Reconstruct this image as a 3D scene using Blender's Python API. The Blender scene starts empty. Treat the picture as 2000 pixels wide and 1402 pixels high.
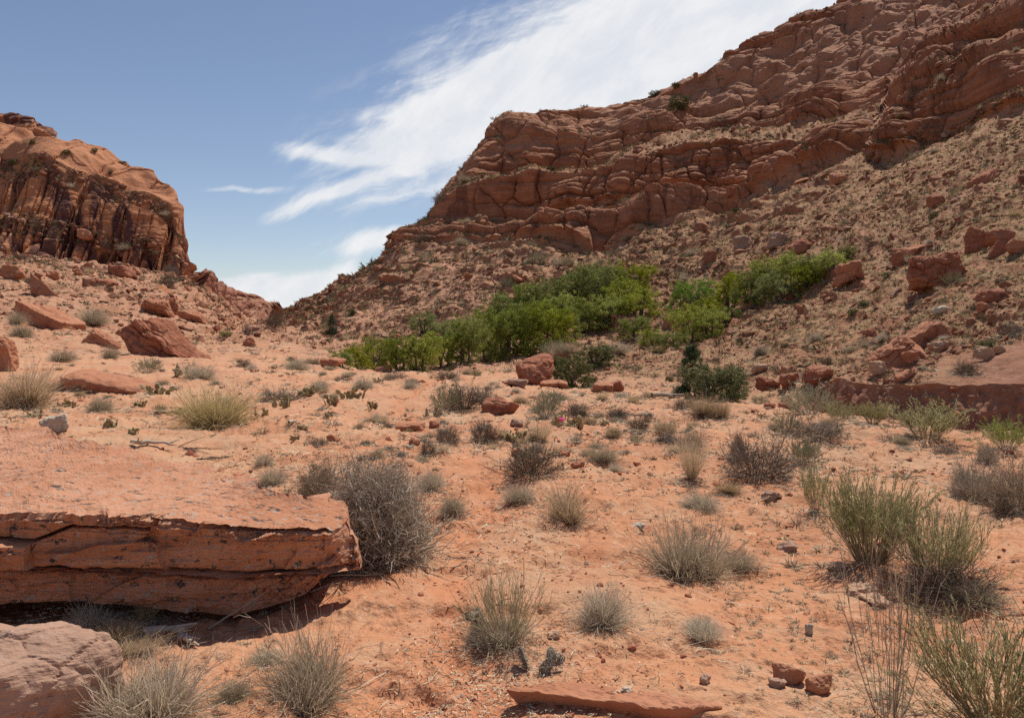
import bpy, bmesh, math, random
import numpy as np
from mathutils import Vector, Matrix, Euler

S = bpy.context.scene
COL = S.collection
R = math.radians

# ------------------------------------------------------------------ camera
F_PX, HOR, CAM_Z = 1540.0, 640.0, 1.6          # focal length and horizon row in 2000-pixel units
cam_data = bpy.data.cameras.new("camera")
cam_data.sensor_width = 36.0
cam_data.lens = 36.0 * F_PX / 2000.0
cam_data.shift_y = -(701.0 - HOR) / 2000.0
cam_data.clip_start = 0.05
cam_data.clip_end = 9000
cam = bpy.data.objects.new("camera", cam_data)
cam.location = (0, 0, CAM_Z)
cam.rotation_euler = (R(90), 0, 0)
COL.objects.link(cam)
S.camera = cam

# ------------------------------------------------------------------ light
SUN_EL, SUN_AZ = 64.0, 34.0                     # azimuth to the right of straight ahead
S.view_settings.view_transform = 'Standard'
S.view_settings.look = 'None'
S.view_settings.exposure = 0.0
S.view_settings.gamma = 1.0
S.cycles.max_bounces = 6
S.cycles.transparent_max_bounces = 8
S.cycles.use_denoising = False
sl = bpy.data.lights.new("sun", 'SUN')
sl.energy = 4.9
sl.angle = R(0.53)
sl.color = (1.0, 0.94, 0.84)
sun = bpy.data.objects.new("sun", sl)
COL.objects.link(sun)
sd = Vector((math.sin(R(SUN_AZ)) * math.cos(R(SUN_EL)), math.cos(R(SUN_AZ)) * math.cos(R(SUN_EL)), math.sin(R(SUN_EL))))
sun.rotation_euler = sd.to_track_quat('Z', 'Y').to_euler()
sun.location = (20, 20, 80)


class NT:
    """tiny helper for writing shader graphs"""
    def __init__(s, tree):
        s.t = tree; s.n = tree.nodes; s.l = tree.links

    def put(s, sock, v):
        if v is None: return
        if isinstance(v, bpy.types.NodeSocket): s.l.new(v, sock)
        elif isinstance(v, (tuple, list)) and sock.type == 'RGBA' and len(v) == 3: sock.default_value = (*v, 1)
        else: sock.default_value = v

    def m(s, op, a, b=None, c=None, clamp=False):
        n = s.n.new('ShaderNodeMath'); n.operation = op; n.use_clamp = clamp
        s.put(n.inputs[0], a); s.put(n.inputs[1], b); s.put(n.inputs[2], c)
        return n.outputs[0]

    def v(s, op, a, b=None, out=0):
        n = s.n.new('ShaderNodeVectorMath'); n.operation = op
        s.put(n.inputs[0], a)
        if op == 'SCALE': s.put(n.inputs[3], b)
        else: s.put(n.inputs[1], b)
        return n.outputs[out]

    def noise(s, vec, scale, detail=4, rough=0.55, dist=0.0, col=False):
        n = s.n.new('ShaderNodeTexNoise'); s.put(n.inputs['Vector'], vec)
        n.inputs['Scale'].default_value = scale; n.inputs['Detail'].default_value = detail
        n.inputs['Roughness'].default_value = rough; n.inputs['Distortion'].default_value = dist
        return n.outputs['Color' if col else 'Fac']

    def vor(s, vec, scale, feature='F1', out='Distance', rnd=1.0):
        n = s.n.new('ShaderNodeTexVoronoi'); n.feature = feature; s.put(n.inputs['Vector'], vec)
        n.inputs['Scale'].default_value = scale; n.inputs['Randomness'].default_value = rnd
        return n.outputs[out]

    def ramp(s, x, a, b, lo=0.0, hi=1.0, smooth=True):
        n = s.n.new('ShaderNodeMapRange'); n.interpolation_type = 'SMOOTHSTEP' if smooth else 'LINEAR'; n.clamp = True
        s.put(n.inputs[0], x); n.inputs[1].default_value = a; n.inputs[2].default_value = b
        n.inputs[3].default_value = lo; n.inputs[4].default_value = hi
        return n.outputs[0]

    def mix(s, f, a, b, mode='MIX'):
        n = s.n.new('ShaderNodeMix'); n.data_type = 'RGBA'; n.blend_type = mode
        s.put(n.inputs[0], f); s.put(n.inputs[6], a); s.put(n.inputs[7], b)
        return n.outputs[2]

    def stretch(s, vec, sc, rot=(0, 0, 0)):
        n = s.n.new('ShaderNodeMapping'); s.put(n.inputs[0], vec)
        n.inputs['Scale'].default_value = sc; n.inputs['Rotation'].default_value = rot
        return n.outputs[0]

    def bump(s, h, strength, dist, nrm=None):
        n = s.n.new('ShaderNodeBump'); s.put(n.inputs['Height'], h)
        n.inputs['Strength'].default_value = strength; n.inputs['Distance'].default_value = dist
        if nrm is not None: s.put(n.inputs['Normal'], nrm)
        return n.outputs[0]


# ------------------------------------------------------------------ world: sky with cirrus
w = bpy.data.worlds.new("World"); S.world = w; w.use_nodes = True
T = NT(w.node_tree); T.n.clear()
sky = T.n.new('ShaderNodeTexSky'); sky.sky_type = 'NISHITA'; sky.sun_disc = False
sky.sun_elevation = R(SUN_EL); sky.sun_rotation = R(SUN_AZ)
sky.altitude = 1400; sky.air_density = 1.0; sky.dust_density = 0.9; sky.ozone_density = 1.0
SKY_K = 0.108
skyc = T.v('MULTIPLY', sky.outputs[0], (SKY_K * 1.06, SKY_K * 0.98, SKY_K * 0.95))
tc = T.n.new('ShaderNodeTexCoord'); sx = T.n.new('ShaderNodeSeparateXYZ'); T.l.new(tc.outputs['Generated'], sx.inputs[0])
fy = T.m('MAXIMUM', sx.outputs[1], 0.05)
U = T.m('ADD', T.m('DIVIDE', sx.outputs[0], fy), 0.0)      # tan of the bearing, tan of the elevation
V = T.m('DIVIDE', sx.outputs[2], fy)
cv = T.n.new('ShaderNodeCombineXYZ'); T.put(cv.inputs[0], U); T.put(cv.inputs[1], V)
warp = T.v('SUBTRACT', T.noise(cv.outputs[0], 3.0, 3, 0.5, col=True), (0.5, 0.5, 0.5))
warp2 = T.v('SUBTRACT', T.noise(cv.outputs[0], 11.0, 3, 0.6, col=True), (0.5, 0.5, 0.5))
P0 = T.v('ADD', cv.outputs[0], T.v('SCALE', warp, 0.07))
P0 = T.v('ADD', P0, T.v('SCALE', warp2, 0.020))
sp = T.n.new('ShaderNodeSeparateXYZ'); T.put(sp.inputs[0], P0)


def blob(px, py, rx, ry, rot, amp):
    cx, cy = (px - 1000) / 1540, (640 - py) / 1540
    dx = T.m('SUBTRACT', sp.outputs[0], cx); dy = T.m('SUBTRACT', sp.outputs[1], cy)
    c, s_ = math.cos(R(rot)), math.sin(R(rot))
    a = T.m('MULTIPLY', T.m('ADD', T.m('MULTIPLY', dx, c), T.m('MULTIPLY', dy, s_)), 1540 / rx)
    b = T.m('MULTIPLY', T.m('SUBTRACT', T.m('MULTIPLY', dy, c), T.m('MULTIPLY', dx, s_)), 1540 / ry)
    q = T.m('ADD', T.m('MULTIPLY', a, a), T.m('MULTIPLY', b, b))
    return T.m('MULTIPLY', T.m('EXPONENT', T.m('MULTIPLY', q, -1.0)), amp)


mask = None
for b_ in [(1130, 130, 330, 90, 22, .95), (830, 235, 190, 80, 20, .85), (1560, 40, 420, 210, 10, 1.15), (980, 285, 230, 42, 14, 0.7), (760, 300, 60, 24, -35, .5),
           (1250, 160, 240, 110, 15, 0.7), (650, 308, 75, 14, -12, .95), (600, 396, 95, 16, 14, .9), (700, 370, 60, 14, 24, .8), (800, 378, 110, 18, 20, .75),
           (490, 362, 70, 7, 0, .95), (640, 545, 230, 26, 6, 1.15), (740, 470, 110, 20, 8, 1.15), (560, 595, 330, 34, 0, 1.0),
           (380, 432, 40, 10, 0, 0.35), (520, 545, 120, 14, 4, 0.5), (1000, 40, 260, 30, 14, 0.25), (2300, 200, 900, 500, 0, 0.8)]:
    g = blob(*b_)
    mask = g if mask is None else T.m('ADD', mask, g)


def turned(rot, ka, kb):
    c, s_ = math.cos(R(rot)), math.sin(R(rot))
    q = T.n.new('ShaderNodeCombineXYZ')
    T.put(q.inputs[0], T.m('MULTIPLY', T.m('ADD', T.m('MULTIPLY', sp.outputs[0], c), T.m('MULTIPLY', sp.outputs[1], s_)), ka))
    T.put(q.inputs[1], T.m('MULTIPLY', T.m('SUBTRACT', T.m('MULTIPLY', sp.outputs[1], c), T.m('MULTIPLY', sp.outputs[0], s_)), kb))
    return q.outputs[0]


streak = T.noise(turned(20, 2.6, 13.0), 2.0, 9, 0.66, 0.15)
curl = T.noise(turned(40, 3.6, 9.0), 2.2, 9, 0.66, 0.3)
dens = T.m('ADD', T.m('MULTIPLY', mask, 1.15), T.m('MULTIPLY', T.m('SUBTRACT', streak, 0.5), 2.7))
dens = T.m('ADD', dens, T.m('MULTIPLY', T.m('SUBTRACT', curl, 0.5), 1.7))
dens = T.m('MULTIPLY', T.ramp(dens, 0.08, 1.40), T.ramp(mask, 0.02, 0.42))
dens = T.m('MULTIPLY', dens, 0.93)
ccol = T.mix(T.ramp(curl, 0.3, 0.7), (0.76, 0.79, 0.84), (0.92, 0.92, 0.92))
fin = T.mix(dens, skyc, ccol)
bg = T.n.new('ShaderNodeBackground'); T.put(bg.inputs[0], fin); bg.inputs[1].default_value = 1.0
wo = T.n.new('ShaderNodeOutputWorld'); T.l.new(bg.outputs[0], wo.inputs[0])

# ------------------------------------------------------------------ noise in numpy
M32 = np.uint32


def _h(ix, iy, iz, seed):
    h = (ix.astype(M32) * M32(374761393)) ^ (iy.astype(M32) * M32(668265263)) ^ (iz.astype(M32) * M32(2147483647 - 5)) ^ M32((seed * 974711 + 12345) & 0xffffffff)
    h ^= h >> M32(13); h *= M32(1274126177); h ^= h >> M32(16); h *= M32(2246822519); h ^= h >> M32(13)
    return h


def vnoise(p, seed=0):
    f = np.floor(p); t = (p - f).astype(np.float32); i = f.astype(np.int64)
    u = t * t * t * (t * (t * 6 - 15) + 10)
    r = 0
    for dx in (0, 1):
        wx = u[:, 0] if dx else 1 - u[:, 0]
        for dy in (0, 1):
            wy = u[:, 1] if dy else 1 - u[:, 1]
            for dz in (0, 1):
                wz = u[:, 2] if dz else 1 - u[:, 2]
                r = r + wx * wy * wz * (_h(i[:, 0] + dx, i[:, 1] + dy, i[:, 2] + dz, seed).astype(np.float32) * np.float32(1 / 4294967295))
    return r * 2 - 1


def fbm(p, oct=4, seed=0, gain=0.5):
    a, s, r = 1.0, 1.0, 0
    for k in range(oct):
        r = r + a * vnoise(p * s + 17.3 * k, seed + k); a *= gain; s *= 2.03
    return r


def worley(p, seed=0):
    """F1, F2 and a random number of the nearest cell"""
    f = np.floor(p); i = f.astype(np.int64); t = (p - f).astype(np.float32)
    n = len(p); f1 = np.full(n, 9, np.float32); f2 = np.full(n, 9, np.float32); idn = np.zeros(n, np.float32)
    for dx in (-1, 0, 1):
        for dy in (-1, 0, 1):
            for dz in (-1, 0, 1):
                h = _h(i[:, 0] + dx, i[:, 1] + dy, i[:, 2] + dz, seed)
                ox = (h & M32(1023)).astype(np.float32) / 1023 + dx - t[:, 0]
                oy = ((h >> M32(10)) & M32(1023)).astype(np.float32) / 1023 + dy - t[:, 1]
                oz = ((h >> M32(20)) & M32(1023)).astype(np.float32) / 1023 + dz - t[:, 2]
                d = np.sqrt(ox * ox + oy * oy + oz * oz)
                near = d < f1
                f2 = np.where(near, f1, np.minimum(f2, d)); f1 = np.where(near, d, f1)
                idn = np.where(near, (h >> M32(7) & M32(4095)).astype(np.float32) / 4095, idn)
    return f1, f2, idn


# ------------------------------------------------------------------ terrain, lofted through surveyed lines
def w2p(px, py, Y):
    return np.stack([(px - 1000) / F_PX * Y, Y + 0 * px, CAM_Z + (HOR - py) / F_PX * Y], -1)


def flat(pts):                     # line on level ground
    return [(x, y, CAM_Z * F_PX / (y - HOR)) for x, y in pts]


XE = (-1400, 3400)
g0 = flat([(x, 5500) for x in XE]); g1 = flat([(x, 1500) for x in XE]); g2 = flat([(x, 1150) for x in XE]); g3 = flat([(x, 930) for x in XE])
g4 = flat([(-1400, 820), (1200, 820), (1500, 835), (1700, 868), (1850, 900), (2000, 915), (3400, 1000)])
LA = [(-1400, 772, 19), (-400, 765, 19.5), (0, 752, 21), (200, 748, 22), (400, 735, 25), (550, 722, 29), (700, 730, 27), (850, 726, 28), (1000, 742, 24), (1100, 765, 19.8), (1300, 777, 18.2),
      (1500, 790, 16.5), (1600, 800, 15.4), (1700, 822, 13.6), (1850, 848, 12), (2000, 858, 11.4), (2400, 880, 10.4), (3400, 950, 8)]
LB = [(-1400, 700, 28), (-400, 690, 32), (0, 682, 38), (200, 690, 42), (400, 697, 43), (550, 692, 50), (650, 706, 46), (700, 731, 46), (900, 729, 44), (1000, 727, 42), (1080, 748, 32),
      (1200, 760, 27), (1350, 768, 24), (1500, 788, 20), (1600, 815, 20.3), (1700, 842, 18.8), (1850, 868, 17.6), (2000, 880, 16.7), (2400, 893, 15.7), (3400, 935, 13.6)]
LC = [(-1400, 600, 50), (-400, 600, 58), (0, 630, 58), (200, 655, 60), (400, 672, 68), (550, 668, 88), (650, 695, 64), (700, 716, 60), (800, 720, 57), (950, 712, 55), (1080, 728, 43), (1200, 735, 36),
      (1350, 742, 32), (1480, 745, 26), (1560, 735, 22), (1640, 744, 20.2), (1700, 748, 19.4), (1850, 752, 18.2), (2000, 748, 17.2), (2400, 745, 16.2), (3400, 740, 14)]
LD = [(-1400, 540, 100), (-400, 550, 105), (0, 560, 105), (200, 585, 110), (400, 630, 120), (480, 648, 150), (550, 640, 150), (620, 650, 120), (700, 670, 92), (850, 665, 86), (1000, 650, 82), (1100, 640, 76),
      (1250, 670, 60), (1400, 670, 48), (1500, 680, 38), (1600, 682, 31), (1750, 672, 26), (1900, 640, 23.6), (2000, 596, 23), (2400, 540, 21), (3400, 480, 18)]
LE = [(-1400, 500, 170), (0, 516, 165), (200, 540, 175), (300, 552, 185), (373, 562, 200), (400, 580, 215), (445, 607, 240), (482, 636, 260), (520, 634, 240), (556, 612, 190), (620, 612, 150), (700, 600, 124), (850, 590, 112),
      (1000, 570, 106), (1150, 560, 98), (1300, 560, 86), (1450, 560, 66), (1600, 540, 52), (1750, 500, 44), (1900, 450, 39), (2000, 420, 37), (2400, 330, 33), (3400, 200, 27)]
LF = [(-1400, 440, 215), (-400, 470, 222), (0, 495, 228), (48, 503, 229), (148, 510, 232), (237, 521, 235), (315, 532, 238), (371, 545, 240), (379, 552, 330), (400, 565, 345), (445, 592, 400), (482, 622, 450), (520, 629, 460), (548, 613, 440), (557, 607.5, 196),
      (600, 590, 178), (640, 573, 166), (700, 535, 152), (750, 502, 143), (780, 470, 140), (900, 469, 135), (1000, 470, 131), (1120, 478, 124), (1145, 491, 121), (1182, 495, 119), (1256, 446, 118), (1330, 424, 117), (1430, 424, 113),
      (1480, 388, 110), (1504, 372, 108), (1578, 342, 102), (1634, 320, 97), (1686, 306, 92), (1730, 317, 84), (1812, 288, 76), (1912, 247, 70), (2000, 219, 66), (2400, 90, 56), (3400, -100, 44)]
LG = [(557, 607.3, 197), (600, 589.6, 179), (700, 534.5, 153), (750, 501.5, 144), (778, 461, 141), (845, 448, 140), (922, 446, 136), (1050, 440, 132), (1145, 422, 127.5), (1200, 416, 124), (1312, 405, 121), (1400, 392, 118), (1430, 392, 116),
      (1480, 384, 111), (1504, 370, 108.8), (1578, 340, 102.8), (1634, 318, 97.8), (1686, 304, 92.8), (1730, 314, 84.4), (1812, 284, 76.4), (1912, 243, 70.4), (2000, 212, 66.4), (2400, 75, 56.4), (3400, -130, 44.4)]
LH = [(557, 607.1, 198), (600, 589.3, 180), (700, 534, 154), (750, 501, 145), (780, 459, 142.5), (830, 438, 143), (848, 430, 142), (937, 428, 141), (1056, 424, 138), (1119, 412, 134.5), (1212, 402, 129.5), (1308, 376, 126.5), (1400, 374, 122.5),
      (1430, 371, 119.5), (1504, 363, 111.5), (1541, 345, 107.5), (1578, 334, 104.5), (1634, 312, 99.5), (1686, 297, 96), (1728, 300, 93), (1736, 305, 85), (1812, 262, 77.5), (1912, 215, 71.5), (2000, 175, 67.5), (2400, -10, 57.5), (3400, -230, 45)]
LI = [(557, 606.9, 199), (600, 589, 181), (700, 533.6, 155), (750, 500.6, 146), (780, 458.6, 143), (838, 434, 143.4), (848, 412, 143), (870, 385, 143), (900, 366, 142.5), (950, 352, 142), (1000, 345, 141), (1060, 336, 139.5), (1127, 338, 136.5), (1200, 320, 133.5), (1256, 300, 131.5),
      (1312, 285, 129.5), (1411, 274, 125.5), (1485, 270, 118), (1560, 278, 110.5), (1600, 262, 108), (1634, 250, 105.5), (1700, 235, 101.5), (1730, 240, 99), (1738, 302, 85.4), (1755, 270, 84), (1778, 245, 82), (1812, 205, 79.5), (1912, 140, 74), (2000, 100, 70), (2400, -130, 60), (3400, -400, 47)]
LJ = [(557, 606.7, 200), (600, 588.7, 182), (700, 533.2, 156), (750, 500.2, 147), (780, 458.2, 143.5), (838, 433, 143.8), (849, 406, 144), (872, 376, 144.5), (900, 356, 145), (950, 343, 146), (1000, 338, 147), (1060, 330, 147), (1127, 328, 146.5), (1182, 312, 145.5), (1256, 285, 144.5), (1312, 262, 143),
      (1400, 252, 140), (1485, 250, 133), (1560, 245, 125), (1634, 222, 117), (1700, 205, 112), (1732, 202, 109), (1740, 300, 86), (1752, 284, 85.5), (1778, 222, 84), (1793, 182, 83), (1819, 150, 82.5), (1879, 112, 80), (1920, 76, 78.5), (1926, 48, 78.5), (1960, 0, 78), (2000, -50, 77), (2400, -420, 68), (3400, -900, 52)]
LK = [(557, 606.5, 201), (600, 588.4, 183), (700, 532.8, 157), (750, 499.8, 148), (780, 457.8, 144), (838, 432.4, 144.2), (850, 402, 145), (873, 368, 146), (900, 338, 147), (930, 304, 148), (960, 278, 149), (1000, 268, 150), (1060, 262, 150), (1127, 256, 150), (1180, 250, 150), (1200, 254, 151), (1250, 240, 151), (1301, 222, 150.5),
      (1385, 202, 148), (1459, 190, 143.5), (1511, 183, 138), (1574, 171, 131), (1615, 160, 127.5), (1732, 146, 118), (1745, 147, 117), (1782, 141, 113), (1834, 128, 111), (1880, 105, 108), (1922, 66, 106), (1962, -8, 104), (2000, -58, 102), (2400, -430, 88), (3400, -910, 66)]
LL = [(557, 606.3, 202), (600, 588.1, 184), (700, 532.4, 158), (750, 499.4, 149), (780, 457.4, 144.5), (838, 431.8, 144.6), (850, 399.5, 147), (872, 365, 149), (897, 333, 151), (920, 303, 154), (942, 281, 155), (957, 256, 156), (978, 238, 157), (1010, 226, 158), (1050, 218.5, 158.5), (1100, 213.5, 159), (1180, 212, 160), (1230, 199, 160), (1280, 187, 159),
      (1350, 153, 157), (1385, 134, 156), (1411, 124, 156), (1493, 96, 153), (1582, 66, 149), (1634, 46, 147), (1693, 26, 143), (1780, 2, 138), (1880, -30, 132), (2000, -75, 126), (2400, -440, 110), (3400, -920, 80)]
LM = [(557, 606, 203), (600, 587.8, 186), (700, 532, 160), (750, 499, 151), (780, 457, 146), (838, 431.2, 146), (850, 398.8, 149), (872, 364, 152), (897, 332, 154), (920, 302, 157), (942, 280, 158), (957, 255, 159), (978, 237, 160), (1010, 225, 161), (1050, 217, 162), (1100, 212, 163), (1180, 210.5, 164), (1230, 197.5, 164), (1280, 185.5, 163),
      (1350, 151.5, 161), (1385, 132, 160), (1409, 122, 159), (1412, 106, 158), (1450, 89, 157), (1500, 64, 156), (1560, 34, 154), (1620, 11, 152), (1680, -16, 149), (1800, -60, 142), (2000, -130, 134), (2400, -480, 118), (3400, -960, 86)]
# left mesa: foot LF above, face to LJ, bare slickrock to LL, cap ledge to LM
LJw = [(-1400, 250, 242), (-400, 262, 246), (0, 285, 248), (59, 292, 248), (111, 318, 248), (167, 330, 249), (250, 356, 250), (300, 374, 250), (334, 400, 250), (352, 428, 249), (363, 470, 248), (371, 530, 247), (376, 545, 250)]
LLw = [(-1400, 150, 330), (-400, 195, 318), (0, 246, 305), (60, 258, 300), (106, 270, 296), (180, 297, 288), (240, 323, 280), (290, 338, 272), (330, 362, 264), (348, 386, 260), (358, 412, 257), (365, 455, 254), (371, 525, 251), (376, 543, 254)]
LMw = [(-1400, 90, 340), (-400, 180, 326), (0, 222, 312), (40, 228, 310), (62, 234, 308), (98, 252, 305), (106, 264, 302), (112, 270, 300), (180, 296, 291), (240, 322, 283), (290, 337, 275), (330, 361, 267), (348, 385, 263), (358, 411, 260), (365, 454, 257), (371, 524, 254), (376, 542, 256)]
LMf = [(380, 535, 560), (400, 540, 560), (414, 545, 560), (424, 560, 560), (450, 571, 570), (474, 579, 580), (510, 581, 580), (528, 590, 580), (540, 602, 580), (552, 606.5, 560)]


def ev(pts, px):
    a = np.array(pts, float)
    return np.interp(px, a[:, 0], a[:, 1]), 1 / np.interp(px, a[:, 0], 1 / a[:, 2])


PX = np.concatenate([np.linspace(-1400, -130, 90)[:-1], np.arange(-130, 2130, 2.0), np.linspace(2130, 3400, 90)])
NC = len(PX)
east = PX >= 557; far_ = (PX > 377) & (PX < 557); west = PX <= 377


def merged(k_east, frac=None, wpts=None):
    """a line of the mountain: east part given, mesa part given or a fraction of its face, far wall a fraction of its height"""
    y, d = ev(k_east, PX)
    fy, fd = ev(LF, PX)
    if wpts is not None: wy, wd = ev(wpts, PX)
    else:
        jy, jd = ev(LJw, PX); wy = fy + (jy - fy) * frac; wd = fd + (jd - fd) * frac
    k = {id(LG): .1, id(LH): .2, id(LI): .4, id(LJ): .55, id(LK): .7, id(LL): .85, id(LM): 1.0}[id(k_east)]
    my, md = ev(LMf, PX); qy = fy + (my - fy) * k; qd = fd + (md - fd) * k
    y = np.where(east, y, np.where(far_, qy, wy)); d = np.where(east, d, np.where(far_, qd, wd))
    return y, d


LKw = [(a[0], a[1] * .5 + np.interp(a[0], [q[0] for q in LLw], [q[1] for q in LLw]) * .5, a[2] * .5 + np.interp(a[0], [q[0] for q in LLw], [q[2] for q in LLw]) * .5) for a in LJw]
L = [ev(g, PX) for g in (g0, g1, g2, g3, g4, LA, LB, LC, LD, LE, LF)]
L += [merged(LG, .22), merged(LH, .42), merged(LI, .75), merged(LJ, wpts=LJw), merged(LK, wpts=LKw), merged(LL, wpts=LLw), merged(LM, wpts=LMw)]
NROW = [14, 160, 110, 62, 48, 16, 56, 50, 92, 104, 42, 22, 66, 16, 74, 76, 34]
ys, ds, zone, tt = [], [], [], []
for k, n in enumerate(NROW):
    (y0, d0), (y1, d1) = L[k], L[k + 1]
    for j in range(n):
        t = j / n
        ys.append(y0 + (y1 - y0) * t); ds.append(1 / ((1 / d0) * (1 - t) + (1 / d1) * t)); zone.append(k); tt.append(t)
ys.append(L[-1][0]); ds.append(L[-1][1]); zone.append(16); tt.append(1)
PYG, DG = np.array(ys), np.array(ds)
B = w2p(PX[None, :] + 0 * PYG, PYG, DG)
ztop = B[-1, :, 2]
back = []
for j, (dy, dz) in enumerate([(3, .3), (7, .4), (14, -.5), (28, -3), (60, -8), (140, -22), (400, -45), (1500, -60)]):
    b = B[-1].copy(); f = (b[:, 1] + dy) / b[:, 1]; b[:, 0] *= f; b[:, 1] *= f; b[:, 2] = np.maximum(ztop + dz, -2); back.append(b); zone.append(17); tt.append(j / 8)
B = np.concatenate([B, np.array(back)])
NR = len(B); zone = np.array(zone); tt = np.array(tt)


def blur(a, s, ax):
    k = np.exp(-0.5 * (np.arange(-3 * s, 3 * s + 1) / s) ** 2); k /= k.sum()
    pad = [(0, 0)] * a.ndim; pad[ax] = (3 * s, 3 * s)
    b = np.pad(a, pad, mode='edge'); r = 0
    for i, q in enumerate(k): r = r + q * np.take(b, np.arange(i, i + a.shape[ax]), axis=ax)
    return r


lay_soft = blur(B, 2, 1)                                    # round off the knots a little
B = lay_soft
dU = np.gradient(B, axis=1); dV = np.gradient(B, axis=0)
NRM = np.cross(dU, dV); NRM /= np.linalg.norm(NRM, axis=-1, keepdims=True) + 1e-9
NRM = blur(blur(NRM, 5, 0), 5, 1); NRM[..., 1] -= 1e-4; NRM /= np.linalg.norm(NRM, axis=-1, keepdims=True) + 1e-9

Zr = np.repeat(zone[:, None], NC, 1); Xc = np.repeat(PX[None, :], NR, 0); Tr = np.repeat(tt[:, None], NC, 1)
W = Xc <= 376; E_ = Xc >= 556; FA = ~W & ~E_
cliff = np.zeros((NR, NC), np.float32)
cliff[(Zr >= 10) & (W | FA)] = 1
cliff[E_ & np.isin(Zr, (10, 12, 14, 15, 16))] = 1
cliff[E_ & np.isin(Zr, (11, 13)) & (Xc > 1736)] = 1
cliff[E_ & np.isin(Zr, (11, 13)) & (Xc <= 1736)] = .25
cliff[E_ & (Xc < 775) & (Zr >= 10)] = 0
cliff[Zr == 17] *= .6
smooth_rock = ((Zr == 15) & (Xc > 1150) & (Xc < 1960) | (Zr == 14) & (Tr > .6) & (Xc > 860) & (Xc < 1180) | W & np.isin(Zr, (14, 15)) | W & (Zr == 16) & (Xc > 110)).astype(np.float32)
cap = ((Zr == 16) & ((Xc > 1405) | (Xc < 110))).astype(np.float32)
talus = np.zeros((NR, NC), np.float32)
talus[np.isin(Zr, (7, 8, 9))] = 1
talus[(Zr == 6) & (Xc < 1560)] = .6
talus = np.where((Zr >= 10) & (cliff < .5), 1, talus)
bank = ((Zr == 6) & (Xc > 1575)).astype(np.float32)
greyb = bank.copy()
greyb = np.maximum(greyb, ((Zr == 5) & (Xc > 1600)) * .8)
greyb = np.maximum(greyb, ((Zr == 7) & (Tr < .55)) * np.clip((Xc - 1800) / 90, 0, 1))
cliff = blur(blur(cliff, 2, 0), 3, 1); talus = blur(blur(talus, 4, 0), 5, 1); smooth_rock = blur(blur(smooth_rock, 6, 0), 8, 1)
bank = blur(bank, 2, 0); greyb = blur(blur(greyb, 3, 0), 6, 1); cap = blur(cap, 1, 0)

P = B.reshape(-1, 3).copy(); N = NRM.reshape(-1, 3)
Yd = P[:, 1]
disp = np.zeros(len(P), np.float32); up = np.zeros(len(P), np.float32)
cf, tf, bf, sf, cpf = (a.reshape(-1) for a in (cliff, talus, bank, smooth_rock, cap))
zf, xf = Zr.reshape(-1), Xc.reshape(-1)
# sand
m = (zf <= 8) & (Yd < 120)
q = P[m]
a = np.clip(1 - tf[m] * .3, 0, 1)
up[m] += a * (fbm(q / 1.9, 3, 3) * .075 + fbm(q / .42, 3, 11) * .022 * np.clip(Yd[m] / 5, .5, 2) + np.clip(fbm(q / .16, 2, 21), 0, 1) * .022)
low = (zf >= 1) & (zf <= 4)
# small wind and hoof cuts in the crust
q = P[low]
cut = np.clip(fbm(q * [1.6, 2.6, 1], 4, 31) - .35, 0, .4)
up[low] -= cut * .13
up[low] += np.clip(fbm(q / .075 * [1, 1, .5], 2, 35), 0, 1) * .030 * np.clip(fbm(q / 1.3, 3, 36) * 2 + .6, 0, 1) * np.clip(Yd[low] / 6, .8, 1.0)
# talus
def steps(c_): return np.clip((c_ - np.floor(c_)) * 5, 0, 1) - (c_ - np.floor(c_))


def talus_relief(q, sc, dk):
    qq = q / sc
    f1, f2, idn = worley(qq / 2.6, 5)
    g1_, g2_, idm = worley(qq / 1.15 + 5, 6)
    blk = np.where(idn > .6, np.clip(.42 - f1, 0, .16) * 2.6, 0) + np.where(idm > .55, np.clip(.40 - g1_, 0, .16) * 1.5, 0)
    gully = -np.abs(fbm(qq * [1, .35, .35] / 9, 3, 8)) * 1.5
    wb_ = fbm(qq / 14, 2, 9) * .8
    terr = (steps(q[:, 2] / (1.7 * sc) + wb_) * (1 - dk) + steps((q[:, 2] - .62 * q[:, 0]) / 1.1 + wb_) * dk * .8) * np.clip(fbm(qq / 8, 3, 12) + .25, 0, 1) * 1.5
    return sc * (fbm(qq / 7, 4, 7) * .55 + gully * .5 + blk + terr)


LV = np.array([.26, .52, 1.0])
ly = np.log(np.clip(Yd, 25, 99) / 25) / math.log(2)          # 0, 1, 2 at 25, 50 and 100 m
for k_ in range(3):
    w_k = np.clip(1 - np.abs(ly - k_), 0, 1)
    m = (tf > .02) & (w_k > 0)
    dk = np.clip((xf[m] - 1560) / 200, 0, 1) * np.clip((zf[m] - 7) / 1.5, 0, 1)
    disp[m] += tf[m] * w_k[m] * talus_relief(P[m], LV[k_], dk) * (1 - .85 * greyb.reshape(-1)[m])
# footpath worn across the flat
PATH = np.array([(1010, 1560), (960, 1402), (880, 1250), (880, 1120), (945, 1020), (965, 940), (900, 870), (810, 835), (775, 790), (830, 752), (900, 738)], float)
pyw = HOR - (P[:, 2] - CAM_Z) / P[:, 1] * F_PX; pxw = xf
pathc = np.interp(pyw, PATH[::-1, 1], PATH[::-1, 0]); pwid = np.interp(pyw, [735, 800, 1000, 1402], [10, 20, 42, 90])
pth_w = np.exp(-((pxw - pathc) / pwid) ** 2) * (zf <= 5) * (pyw > 735)
up -= pth_w * .035
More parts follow.
